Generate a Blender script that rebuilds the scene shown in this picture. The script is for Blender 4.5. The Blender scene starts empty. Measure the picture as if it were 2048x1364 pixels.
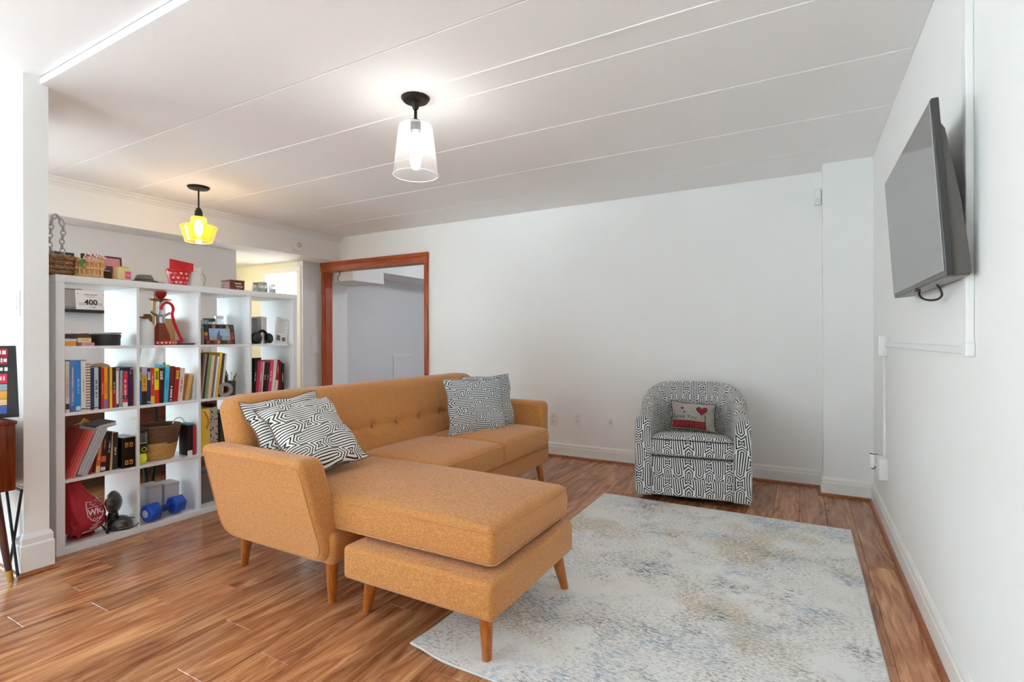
import bpy, bmesh, math, random
from mathutils import Vector, Matrix, Euler
random.seed(7)
PI = math.pi
sc = bpy.context.scene
COL = sc.collection

# ---------------------------------------------------------------- camera
CAM_H = 1.1252
cam = bpy.data.cameras.new('camera')
cam.sensor_width = 36.0
cam.lens = 36.0 * 1034.77 / 2048.0
cam.shift_y = -4.9 / 2048.0
cam.clip_start = 0.02
cam_ob = bpy.data.objects.new('camera', cam)
COL.objects.link(cam_ob)
cam_ob.matrix_world = (Matrix.Translation((0, 0, CAM_H)) @ Matrix.Rotation(math.radians(29.276), 4, 'Z')
                       @ Matrix.Rotation(math.radians(90), 4, 'X') @ Matrix.Rotation(math.radians(-0.1419), 4, 'Z'))
sc.camera = cam_ob

# ---------------------------------------------------------------- world, exposure
world = bpy.data.worlds.new('world')
sc.world = world
world.use_nodes = True
bg = world.node_tree.nodes['Background']
bg.inputs[0].default_value = (0.77, 1.0, 1.10, 1)
bg.inputs[1].default_value = 3.5
sc.view_settings.view_transform = 'Standard'
sc.view_settings.look = 'None'
sc.view_settings.exposure = 1.22
sc.view_settings.gamma = 1
sc.view_settings.use_curve_mapping = False
sc.cycles.max_bounces = 12
sc.cycles.diffuse_bounces = 7
sc.cycles.glossy_bounces = 4
sc.cycles.transparent_max_bounces = 12
sc.cycles.use_denoising = True
sc.cycles.sample_clamp_indirect = 8.0

# ---------------------------------------------------------------- room dimensions (metres)
H = 2.372            # ceiling
XR = 0.4286          # right wall
YB = 4.5285          # back wall
YREAR = -2.3         # wall behind the camera
XL = -5.30           # far left wall
XC, YC = 0.1315, 4.325   # boxed column in the back right corner
SX, SY = -3.36, 1.178    # bookcase: front plane and near end

def portal(name, loc, rot, sx, sy):
    l = bpy.data.lights.new(name, 'AREA'); l.shape = 'RECTANGLE'; l.size = sx; l.size_y = sy
    l.cycles.is_portal = True
    o = bpy.data.objects.new(name, l); COL.objects.link(o)
    o.location = loc; o.rotation_euler = rot
    return o
WX0, WX1, WZ0, WZ1 = -3.0, -2.0, 0.03, 2.3
portal('window_portal', ((WX0 + WX1) / 2, YREAR - .02, (WZ0 + WZ1) / 2), (math.radians(90), 0, 0), WX1 - WX0, WZ1 - WZ0)

sun = bpy.data.lights.new('sun', 'SUN'); sun.energy = 46.0; sun.angle = math.radians(1.0); sun.color = (.86, 1.0, 1.03)
sun_ob = bpy.data.objects.new('sun', sun); COL.objects.link(sun_ob)
sun_ob.rotation_euler = Vector((.45, -.25, -.85)).to_track_quat('-Z', 'Y').to_euler()

# ================================================================ helpers
LY0, LY1, LZ0, LZ1 = -2.2, .9, .1, 2.3      # added side window, out of view, lights the television wall
portal('added_window_portal', (XL - .02, (LY0 + LY1) / 2, (LZ0 + LZ1) / 2), (math.radians(90), 0, math.radians(-90)), LY1 - LY0, LZ1 - LZ0)
def lin(c):
    return tuple(((v / 255) / 12.92 if v / 255 <= .04045 else ((v / 255 + .055) / 1.055) ** 2.4) for v in c) + (1,)

MATS = {}
def new_mat(name):
    m = bpy.data.materials.new(name); m.use_nodes = True
    nt = m.node_tree; b = nt.nodes['Principled BSDF']
    return m, nt, b
def M(col, rough=.6, metal=0, noise=0.0, nscale=40, bump=0.0, bscale=200, spec=None, emit=0, coat=0):
    key = (tuple(col), rough, metal, noise, nscale, bump, bscale, spec, emit, coat)
    if key in MATS: return MATS[key]
    m, nt, b = new_mat('paint_%d_%d_%d' % tuple(int(v) for v in col))
    L = lin(col)
    b.inputs['Base Color'].default_value = L
    b.inputs['Roughness'].default_value = rough
    b.inputs['Metallic'].default_value = metal
    if spec is not None: b.inputs['Specular IOR Level'].default_value = spec
    if coat: b.inputs['Coat Weight'].default_value = coat; b.inputs['Coat Roughness'].default_value = .08
    if emit:
        b.inputs['Emission Color'].default_value = L
        b.inputs['Emission Strength'].default_value = emit
    tc = None
    if noise or bump:
        tc = nt.nodes.new('ShaderNodeTexCoord')
    if noise:
        n = nt.nodes.new('ShaderNodeTexNoise'); n.inputs['Scale'].default_value = nscale; n.inputs['Detail'].default_value = 4
        nt.links.new(tc.outputs['Object'], n.inputs['Vector'])
        mr = nt.nodes.new('ShaderNodeMapRange')
        mr.inputs[3].default_value = 1 - noise; mr.inputs[4].default_value = 1 + noise
        mr.inputs[1].default_value = .3; mr.inputs[2].default_value = .7
        nt.links.new(n.outputs['Fac'], mr.inputs[0])
        mx = nt.nodes.new('ShaderNodeVectorMath'); mx.operation = 'SCALE'
        mx.inputs[0].default_value = L[:3]
        nt.links.new(mr.outputs[0], mx.inputs['Scale'])
        nt.links.new(mx.outputs[0], b.inputs['Base Color'])
    if bump:
        n = nt.nodes.new('ShaderNodeTexNoise'); n.inputs['Scale'].default_value = bscale; n.inputs['Detail'].default_value = 3
        nt.links.new(tc.outputs['Object'], n.inputs['Vector'])
        bp = nt.nodes.new('ShaderNodeBump'); bp.inputs['Strength'].default_value = bump; bp.inputs['Distance'].default_value = .003
        nt.links.new(n.outputs['Fac'], bp.inputs['Height']); nt.links.new(bp.outputs[0], b.inputs['Normal'])
    MATS[key] = m
    return m

def ramp(nt, stops):
    r = nt.nodes.new('ShaderNodeValToRGB'); e = r.color_ramp.elements
    while len(e) < len(stops): e.new(.5)
    for i, (p, c) in enumerate(stops): e[i].position = p; e[i].color = c
    return r
def math_node(nt, op, a, b=None, c=None):
    n = nt.nodes.new('ShaderNodeMath'); n.operation = op
    for i, v in enumerate((a, b, c)):
        if v is None: continue
        if isinstance(v, (int, float)): n.inputs[i].default_value = v
        else: nt.links.new(v, n.inputs[i])
    return n.outputs[0]

def glass_mat(tint, body=.12, name='thin_glass', gloss=.03, bodycol=None, rim=.8):
    m, nt, b = new_mat(name); nt.nodes.remove(b)
    out = nt.nodes['Material Output']
    tr = nt.nodes.new('ShaderNodeBsdfTransparent'); tr.inputs[0].default_value = lin(tint)
    tl = nt.nodes.new('ShaderNodeBsdfTranslucent'); tl.inputs[0].default_value = lin(bodycol or tint)
    df = nt.nodes.new('ShaderNodeBsdfDiffuse'); df.inputs[0].default_value = lin(bodycol or tint)
    ad = nt.nodes.new('ShaderNodeMixShader'); ad.inputs[0].default_value = .5
    nt.links.new(tl.outputs[0], ad.inputs[1]); nt.links.new(df.outputs[0], ad.inputs[2])
    lw = nt.nodes.new('ShaderNodeLayerWeight'); lw.inputs[0].default_value = .25
    f = math_node(nt, 'MULTIPLY_ADD', lw.outputs['Facing'], rim * .5, body)
    m1 = nt.nodes.new('ShaderNodeMixShader'); nt.links.new(f, m1.inputs[0])
    nt.links.new(tr.outputs[0], m1.inputs[1]); nt.links.new(ad.outputs[0], m1.inputs[2])
    gl = nt.nodes.new('ShaderNodeBsdfGlossy'); gl.inputs['Roughness'].default_value = gloss
    m2 = nt.nodes.new('ShaderNodeMixShader')
    f2 = math_node(nt, 'MULTIPLY_ADD', lw.outputs['Fresnel'], .35, .02)
    nt.links.new(f2, m2.inputs[0]); nt.links.new(m1.outputs[0], m2.inputs[1]); nt.links.new(gl.outputs[0], m2.inputs[2])
    nt.links.new(m2.outputs[0], out.inputs[0])
    return m

# ---- geometry collector
class MB:
    def __init__(self): self.v = []; self.f = []; self.uv = []
    def add(self, vs, fs, uvs=None):
        o = len(self.v); self.v += [tuple(p) for p in vs]
        for i, f in enumerate(fs):
            self.f.append(tuple(o + k for k in f))
            self.uv.append(uvs[i] if uvs else None)
        return self
    def merge(self, other, mat=None):
        return self.add([mat @ Vector(p) for p in other.v] if mat else other.v, other.f, other.uv)
    def box(self, x0, x1, y0, y1, z0, z1):
        vs = [(x, y, z) for z in (z0, z1) for y in (y0, y1) for x in (x0, x1)]
        return self.add(vs, [(0, 2, 3, 1), (4, 5, 7, 6), (0, 1, 5, 4), (2, 6, 7, 3), (0, 4, 6, 2), (1, 3, 7, 5)])
    def bbox(self, x0, x1, y0, y1, z0, z1, r=.003, seg=2):
        bm = bmesh.new()
        vs = [bm.verts.new((x, y, z)) for z in (z0, z1) for y in (y0, y1) for x in (x0, x1)]
        for f in [(0, 2, 3, 1), (4, 5, 7, 6), (0, 1, 5, 4), (2, 6, 7, 3), (0, 4, 6, 2), (1, 3, 7, 5)]: bm.faces.new([vs[i] for i in f])
        r = min(r, .45 * min(abs(x1 - x0), abs(y1 - y0), abs(z1 - z0)))
        bmesh.ops.bevel(bm, geom=bm.edges[:], offset=r, segments=seg, affect='EDGES', profile=.5)
        return self.from_bm(bm)
    def from_bm(self, bm):
        bm.verts.index_update()
        self.add([v.co[:] for v in bm.verts], [[v.index for v in f.verts] for f in bm.faces]); bm.free(); return self
    def prism(self, poly, axis, a, b, bevel=0, seg=2):
        """poly: list of 2D points; axis 'x','y','z' extruded from a to b."""
        def P(p, t):
            return {'x': (t, p[0], p[1]), 'y': (p[0], t, p[1]), 'z': (p[0], p[1], t)}[axis]
        bm = bmesh.new()
        A = [bm.verts.new(P(p, a)) for p in poly]; B = [bm.verts.new(P(p, b)) for p in poly]
        n = len(poly)
        bm.faces.new(A); bm.faces.new(list(reversed(B)))
        for i in range(n): bm.faces.new([A[i], B[i], B[(i + 1) % n], A[(i + 1) % n]])
        bmesh.ops.recalc_face_normals(bm, faces=bm.faces[:])
        if bevel:
            caps = [e for e in bm.edges if (e.verts[0] in A and e.verts[1] in A) or (e.verts[0] in B and e.verts[1] in B)]
            bmesh.ops.bevel(bm, geom=caps, offset=bevel, segments=seg, affect='EDGES', profile=.5)
        return self.from_bm(bm)
    def lathe(self, prof, n=24, c=(0, 0, 0), axis=None, cap=True):
        """prof: list of (r,z). Closed by caps when ends have r>0."""
        vs = []; fs = []; rows = []
        for r, z in prof:
            if r < 1e-6: rows.append([len(vs)]); vs.append((0, 0, z))
            else:
                rows.append(list(range(len(vs), len(vs) + n)))
                vs += [(r * math.cos(2 * PI * k / n), r * math.sin(2 * PI * k / n), z) for k in range(n)]
        for a, b in zip(rows, rows[1:]):
            for k in range(n):
                k2 = (k + 1) % n
                if len(a) == 1 and len(b) == 1: continue
                if len(a) == 1: fs.append((a[0], b[k2], b[k]))
                elif len(b) == 1: fs.append((a[k], a[k2], b[0]))
                else: fs.append((a[k], a[k2], b[k2], b[k]))
        if cap:
            if len(rows[0]) > 1: fs.append(tuple(reversed(rows[0])))
            if len(rows[-1]) > 1: fs.append(tuple(rows[-1]))
        mat = Matrix.Translation(c)
        if axis is not None:
            mat = mat @ Vector((0, 0, 1)).rotation_difference(Vector(axis)).to_matrix().to_4x4()
        return self.add([mat @ Vector(p) for p in vs], fs)
    def tube(self, path, r, n=8, closed=False):
        P = [Vector(p) for p in path]; m = len(P); vs = []; fs = []
        rr = r if isinstance(r, (list, tuple)) else [r] * m
        up = None
        for i in range(m):
            t = (P[(i + 1) % m] - P[i - 1]) if closed else (P[min(i + 1, m - 1)] - P[max(i - 1, 0)])
            if t.length < 1e-9: t = Vector((0, 0, 1))
            t.normalize()
            if up is None:
                up = Vector((0, 0, 1)) if abs(t.z) < .9 else Vector((1, 0, 0))
            s = t.cross(up)
            if s.length < 1e-4: s = t.cross(Vector((0, 1, 0)))
            s.normalize(); up = s.cross(t).normalized()
            for k in range(n):
                a = 2 * PI * k / n
                vs.append(P[i] + (s * math.cos(a) + up * math.sin(a)) * rr[i])
        for i in range(m if closed else m - 1):
            j = (i + 1) % m
            for k in range(n):
                k2 = (k + 1) % n
                fs.append((i * n + k, i * n + k2, j * n + k2, j * n + k))
        if not closed:
            fs.append(tuple(range(n - 1, -1, -1))); fs.append(tuple((m - 1) * n + k for k in range(n)))
        return self.add(vs, fs)
    def cone(self, a, b, ra, rb, n=16):
        a = Vector(a); b = Vector(b); L = (b - a).length
        return self.lathe([(ra, 0), (rb, L)], n, a, (b - a).normalized())
    def rbox(self, c, h, r, m=(8, 8, 4), k=4, disp=None):
        """soft rounded box: centre c, half sizes h, edge radius r, disp(x,y,z)->xyz in local coords."""
        ax = []
        for a in range(3):
            i = h[a] - r
            s = [r * math.tan(math.radians(45) * (q / k)) for q in range(k, 0, -1)]
            mid = [-i + 2 * i * q / m[a] for q in range(m[a] + 1)]
            ax.append([-i - q for q in s] + mid + [i + q for q in reversed(s)])
        idx = {}; vs = []; fs = []; uvs = []
        def V(p):
            key = tuple(round(q, 6) for q in p)
            if key in idx: return idx[key]
            q = [max(-(h[a] - r), min(h[a] - r, p[a])) for a in range(3)]
            d = Vector([p[a] - q[a] for a in range(3)])
            if d.length > 1e-9: d = d.normalized() * r
            w = Vector(q) + d
            w = Vector(disp(*w)) if disp else w
            idx[key] = len(vs); vs.append(w + Vector(c)); return idx[key]
        for a in range(3):
            b, d = [(1, 2), (2, 0), (0, 1)][a]
            for s in (-1, 1):
                for i in range(len(ax[b]) - 1):
                    for j in range(len(ax[d]) - 1):
                        q = []; uu = []
                        for (ii, jj) in ((i, j), (i + 1, j), (i + 1, j + 1), (i, j + 1)):
                            p = [0, 0, 0]; p[a] = s * h[a]; p[b] = ax[b][ii]; p[d] = ax[d][jj]
                            q.append(V(p))
                            uu.append((p[1] if a == 0 else p[0], p[1] if a == 2 else p[2]))
                        if s < 0: q.reverse(); uu.reverse()
                        fs.append(q); uvs.append(uu)
        return self.add(vs, fs, uvs)
    def grid(self, fn, nu, nv, closed_u=False, uv=None):
        vs = [fn(i / nu, j / nv) for j in range(nv + 1) for i in range(nu + (0 if closed_u else 1))]
        w = nu if closed_u else nu + 1; fs = []; uvs = []
        for j in range(nv):
            for i in range(nu):
                a = j * w + i; b = j * w + (i + 1) % w
                fs.append((a, b, b + w, a + w))
                if uv: uvs.append([uv(i / nu, j / nv), uv((i + 1) / nu, j / nv), uv((i + 1) / nu, (j + 1) / nv), uv(i / nu, (j + 1) / nv)])
        return self.add(vs, fs, uvs if uv else None)

def mesh_of(name, mb, mat, smooth=None, angle=35, origin=(0, 0, 0)):
    me = bpy.data.meshes.new(name)
    o = origin
    me.from_pydata([(p[0] - o[0], p[1] - o[1], p[2] - o[2]) for p in mb.v], [], mb.f)
    if any(u for u in mb.uv):
        ul = me.uv_layers.new(name='UVMap')
        for poly in me.polygons:
            u = mb.uv[poly.index]
            if u:
                for li, q in zip(poly.loop_indices, u): ul.data[li].uv = q
    me.validate(); me.update()
    if mat: me.materials.append(mat)
    if smooth:
        for p in me.polygons: p.use_smooth = True
        me.set_sharp_from_angle(angle=math.radians(angle))
    return me
def obj(name, mb, mat, parent=None, smooth=True, angle=35, origin=None, wn=False, local=False):
    """one mesh object. With a parent the coordinates are world ones (unless local) and are made relative to it."""
    if parent is not None and not local: og = ORG[parent.name]
    elif parent is not None: og = (0, 0, 0)
    else: og = origin or (0, 0, 0)
    me = mesh_of(name, mb, mat, smooth, angle, og)
    ob = bpy.data.objects.new(name, me); COL.objects.link(ob)
    if parent is not None: ob.parent = parent; ORG[ob.name] = og
    else: ob.location = og; ORG[ob.name] = og
    if wn: ob.modifiers.new('weighted', 'WEIGHTED_NORMAL')
    return ob
ORG = {}
def tag(o, label, cat=None, group=None, kind=None):
    o['label'] = label
    if cat: o['category'] = cat
    if group: o['group'] = group
    if kind: o['kind'] = kind
    return o
def thing(name, label, cat, loc=(0, 0, 0), rot=(0, 0, 0), group=None):
    o = bpy.data.objects.new(name, None); COL.objects.link(o)
    o.empty_display_size = .05; o.location = loc; o.rotation_euler = rot
    ORG[o.name] = loc
    return tag(o, label, cat, group)
def struct(name, mb, mat, label, cat, smooth=False, **kw):
    return tag(obj(name, mb, mat, None, smooth, **kw), label, cat, None, 'structure')

def text_mb(s, size, mat4, shear=0, extrude=.0004, bold=0, align='CENTER'):
    cu = bpy.data.curves.new('txt', 'FONT'); cu.body = s; cu.size = size; cu.extrude = extrude
    cu.align_x = align; cu.align_y = 'CENTER'; cu.shear = shear; cu.offset = bold; cu.resolution_u = 3
    ob = bpy.data.objects.new('txt', cu); COL.objects.link(ob)
    dg = bpy.context.evaluated_depsgraph_get()
    me = bpy.data.meshes.new_from_object(ob.evaluated_get(dg))
    mb = MB().add([mat4 @ v.co for v in me.vertices], [tuple(p.vertices) for p in me.polygons])
    bpy.data.objects.remove(ob); bpy.data.curves.remove(cu); bpy.data.meshes.remove(me)
    return mb
def frame4(o, x, y):
    x = Vector(x).normalized(); y = Vector(y).normalized(); z = x.cross(y)
    m = Matrix((x, y, z)).transposed().to_4x4(); m.translation = Vector(o); return m

# ================================================================ special materials
def paint_mat(name, col, rough=.75):
    m, nt, b = new_mat(name)
    geo = nt.nodes.new('ShaderNodeNewGeometry')
    n = nt.nodes.new('ShaderNodeTexNoise'); n.inputs['Scale'].default_value = 1.3; n.inputs['Detail'].default_value = 3
    nt.links.new(geo.outputs['Position'], n.inputs['Vector'])
    c = lin(col); r = ramp(nt, [(.3, tuple(v * .975 for v in c[:3]) + (1,)), (.7, c)])
    nt.links.new(n.outputs['Fac'], r.inputs[0]); nt.links.new(r.outputs[0], b.inputs['Base Color'])
    n2 = nt.nodes.new('ShaderNodeTexNoise'); n2.inputs['Scale'].default_value = 220
    nt.links.new(geo.outputs['Position'], n2.inputs['Vector'])
    bp = nt.nodes.new('ShaderNodeBump'); bp.inputs['Strength'].default_value = .06; bp.inputs['Distance'].default_value = .002
    nt.links.new(n2.outputs['Fac'], bp.inputs['Height']); nt.links.new(bp.outputs[0], b.inputs['Normal'])
    b.inputs['Roughness'].default_value = rough
    b.inputs['Specular IOR Level'].default_value = .3
    return m
WALL = paint_mat('wall_paint', (245, 245, 244))
CEIL = paint_mat('ceiling_paint', (251, 251, 251))
TRIMW = paint_mat('white_trim_paint', (240, 240, 238), .4)
GREYW = paint_mat('grey_wall_paint', (224, 225, 227))
CREAMW = paint_mat('cream_wall_paint', (242, 239, 224))
SHELFW = M((240, 241, 242), .35)

def floor_mat():
    m, nt, b = new_mat('laminate_wood')
    geo = nt.nodes.new('ShaderNodeNewGeometry'); oi = nt.nodes.new('ShaderNodeObjectInfo')
    mp = nt.nodes.new('ShaderNodeMapping'); mp.inputs['Scale'].default_value = (1, .13, 1)
    nt.links.new(geo.outputs['Position'], mp.inputs['Vector'])
    cmb = nt.nodes.new('ShaderNodeCombineXYZ')
    o1 = math_node(nt, 'MULTIPLY', oi.outputs['Random'], 31.0); o2 = math_node(nt, 'MULTIPLY', oi.outputs['Random'], 17.0)
    nt.links.new(o1, cmb.inputs[0]); nt.links.new(o2, cmb.inputs[1])
    va = nt.nodes.new('ShaderNodeVectorMath'); va.operation = 'ADD'
    nt.links.new(mp.outputs[0], va.inputs[0]); nt.links.new(cmb.outputs[0], va.inputs[1])
    n = nt.nodes.new('ShaderNodeTexNoise'); n.inputs['Scale'].default_value = 13; n.inputs['Detail'].default_value = 6
    n.inputs['Distortion'].default_value = 2.2; n.inputs['Roughness'].default_value = .62
    nt.links.new(va.outputs[0], n.inputs['Vector'])
    r = ramp(nt, [(.28, lin((116, 66, 40))), (.42, lin((162, 102, 65))), (.55, lin((190, 130, 88))), (.72, lin((220, 166, 116)))])
    nt.links.new(n.outputs['Fac'], r.inputs[0])
    # fine pores
    mp2 = nt.nodes.new('ShaderNodeMapping'); mp2.inputs['Scale'].default_value = (140, 5, 1)
    nt.links.new(va.outputs[0], mp2.inputs['Vector'])
    n2 = nt.nodes.new('ShaderNodeTexNoise'); n2.inputs['Scale'].default_value = 1.0; n2.inputs['Detail'].default_value = 3
    nt.links.new(mp2.outputs[0], n2.inputs['Vector'])
    r2 = ramp(nt, [(.35, (.72, .72, .72, 1)), (.6, (1.04, 1.04, 1.04, 1))])
    nt.links.new(n2.outputs['Fac'], r2.inputs[0])
    mx = nt.nodes.new('ShaderNodeMix'); mx.data_type = 'RGBA'; mx.blend_type = 'MULTIPLY'; mx.inputs[0].default_value = .8
    nt.links.new(r.outputs[0], mx.inputs[6]); nt.links.new(r2.outputs[0], mx.inputs[7])
    # plank to plank tone
    t = math_node(nt, 'MULTIPLY_ADD', oi.outputs['Random'], .3, .84)
    sc_ = nt.nodes.new('ShaderNodeVectorMath'); sc_.operation = 'SCALE'
    nt.links.new(mx.outputs[2], sc_.inputs[0]); nt.links.new(t, sc_.inputs['Scale'])
    nt.links.new(sc_.outputs[0], b.inputs['Base Color'])
    b.inputs['Roughness'].default_value = .22
    b.inputs['Specular IOR Level'].default_value = .45
    return m
FLOORM = floor_mat()

def wood_mat(name, dark, light, scale=(1, 1, 1), rough=.4, s=9):
    m, nt, b = new_mat(name)
    tc = nt.nodes.new('ShaderNodeTexCoord'); mp = nt.nodes.new('ShaderNodeMapping'); mp.inputs['Scale'].default_value = scale
    nt.links.new(tc.outputs['Object'], mp.inputs['Vector'])
    n = nt.nodes.new('ShaderNodeTexNoise'); n.inputs['Scale'].default_value = s; n.inputs['Detail'].default_value = 6; n.inputs['Distortion'].default_value = .8
    nt.links.new(mp.outputs[0], n.inputs['Vector'])
    r = ramp(nt, [(.3, lin(dark)), (.7, lin(light))]); nt.links.new(n.outputs['Fac'], r.inputs[0])
    nt.links.new(r.outputs[0], b.inputs['Base Color']); b.inputs['Roughness'].default_value = rough
    return m
LEGW = wood_mat('honey_leg_wood', (150, 78, 24), (190, 112, 44), (6, 6, .6), .3)
REDW = wood_mat('red_stained_pine', (132, 50, 16), (186, 84, 30), (5, 5, .5), .38)
REDWX = wood_mat('red_stained_pine_header', (132, 50, 16), (186, 84, 30), (.5, 5, 5), .38)
WALNUT = wood_mat('walnut_veneer', (74, 26, 10), (128, 52, 24), (5, 5, .5), .25)
SHOEW = wood_mat('shoe_moulding_wood', (128, 68, 30), (166, 96, 48), (4, 4, 4), .35)

def sofa_mat():
    m, nt, b = new_mat('mustard_weave')
    tc = nt.nodes.new('ShaderNodeTexCoord')
    def streak(scale):
        mp = nt.nodes.new('ShaderNodeMapping'); mp.inputs['Scale'].default_value = scale
        nt.links.new(tc.outputs['Object'], mp.inputs['Vector'])
        n = nt.nodes.new('ShaderNodeTexNoise'); n.inputs['Scale'].default_value = 1; n.inputs['Detail'].default_value = 3
        nt.links.new(mp.outputs[0], n.inputs['Vector']); return n.outputs['Fac']
    a = streak((90, 90, 900)); c = streak((800, 800, 70)); d = streak((70, 900, 900))
    s = math_node(nt, 'ADD', math_node(nt, 'ADD', a, c), d)
    r = ramp(nt, [(.36, lin((150, 92, 44))), (.5, lin((193, 129, 70))), (.64, lin((222, 162, 100)))])
    s3 = math_node(nt, 'MULTIPLY', s, 1 / 3)
    nt.links.new(s3, r.inputs[0]); nt.links.new(r.outputs[0], b.inputs['Base Color'])
    bp = nt.nodes.new('ShaderNodeBump'); bp.inputs['Strength'].default_value = .5; bp.inputs['Distance'].default_value = .002
    nt.links.new(s3, bp.inputs['Height']); nt.links.new(bp.outputs[0], b.inputs['Normal'])
    b.inputs['Roughness'].default_value = .9; b.inputs['Specular IOR Level'].default_value = .15
    b.inputs['Sheen Weight'].default_value = .25; b.inputs['Sheen Roughness'].default_value = .5
    return m
SOFA = sofa_mat()

def maze_mat(name, px, py, freq, rot=0.0, dark=(38, 38, 40), light=(236, 234, 230), thick=.46, seed=0.0, warp=.05):
    """woven print of nested long hexagons: lines run along U, jogging on the diagonal."""
    m, nt, b = new_mat(name)
    uvn = nt.nodes.new('ShaderNodeUVMap'); uvn.uv_map = 'UVMap'
    mp = nt.nodes.new('ShaderNodeMapping'); mp.inputs['Rotation'].default_value = (0, 0, rot); mp.inputs['Location'].default_value = (seed, seed * .7, 0)
    nt.links.new(uvn.outputs[0], mp.inputs['Vector'])
    wn = nt.nodes.new('ShaderNodeTexNoise'); wn.inputs['Scale'].default_value = 4.0; wn.inputs['Detail'].default_value = 1
    nt.links.new(mp.outputs[0], wn.inputs['Vector'])
    sub = nt.nodes.new('ShaderNodeVectorMath'); sub.operation = 'SUBTRACT'; sub.inputs[1].default_value = (.5, .5, .5)
    nt.links.new(wn.outputs['Color'], sub.inputs[0])
    scl = nt.nodes.new('ShaderNodeVectorMath'); scl.operation = 'SCALE'; scl.inputs['Scale'].default_value = warp
    nt.links.new(sub.outputs[0], scl.inputs[0])
    add = nt.nodes.new('ShaderNodeVectorMath'); add.operation = 'ADD'
    nt.links.new(mp.outputs[0], add.inputs[0]); nt.links.new(scl.outputs[0], add.inputs[1])
    sx = nt.nodes.new('ShaderNodeSeparateXYZ'); nt.links.new(add.outputs[0], sx.inputs[0])
    Y0 = sx.outputs[1]
    def hexd(ox, oy):
        x = math_node(nt, 'ABSOLUTE', math_node(nt, 'SUBTRACT', math_node(nt, 'FLOORED_MODULO', math_node(nt, 'ADD', sx.outputs[0], ox), px), px / 2))
        y = math_node(nt, 'ABSOLUTE', math_node(nt, 'SUBTRACT', math_node(nt, 'FLOORED_MODULO', math_node(nt, 'ADD', Y0, oy), py), py / 2))
        q = math_node(nt, 'ADD', math_node(nt, 'MULTIPLY', x, .80), math_node(nt, 'MULTIPLY', y, .60))
        q = math_node(nt, 'SUBTRACT', q, px * .20)
        return math_node(nt, 'MAXIMUM', y, q)
    d = math_node(nt, 'MINIMUM', hexd(0, 0), hexd(px / 2, py / 2))
    fr = math_node(nt, 'FRACT', math_node(nt, 'MULTIPLY', d, freq))
    tri = math_node(nt, 'ABSOLUTE', math_node(nt, 'SUBTRACT', fr, .5))     # 0 at line centre
    r = ramp(nt, [(thick * .5 - .03, lin(dark)), (thick * .5 + .05, lin(light))])
    nt.links.new(tri, r.inputs[0]); nt.links.new(r.outputs[0], b.inputs['Base Color'])
    bp = nt.nodes.new('ShaderNodeBump'); bp.inputs['Strength'].default_value = .25; bp.inputs['Distance'].default_value = .002
    nt.links.new(tri, bp.inputs['Height']); nt.links.new(bp.outputs[0], b.inputs['Normal'])
    b.inputs['Roughness'].default_value = .9; b.inputs['Specular IOR Level'].default_value = .15
    return m

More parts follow.
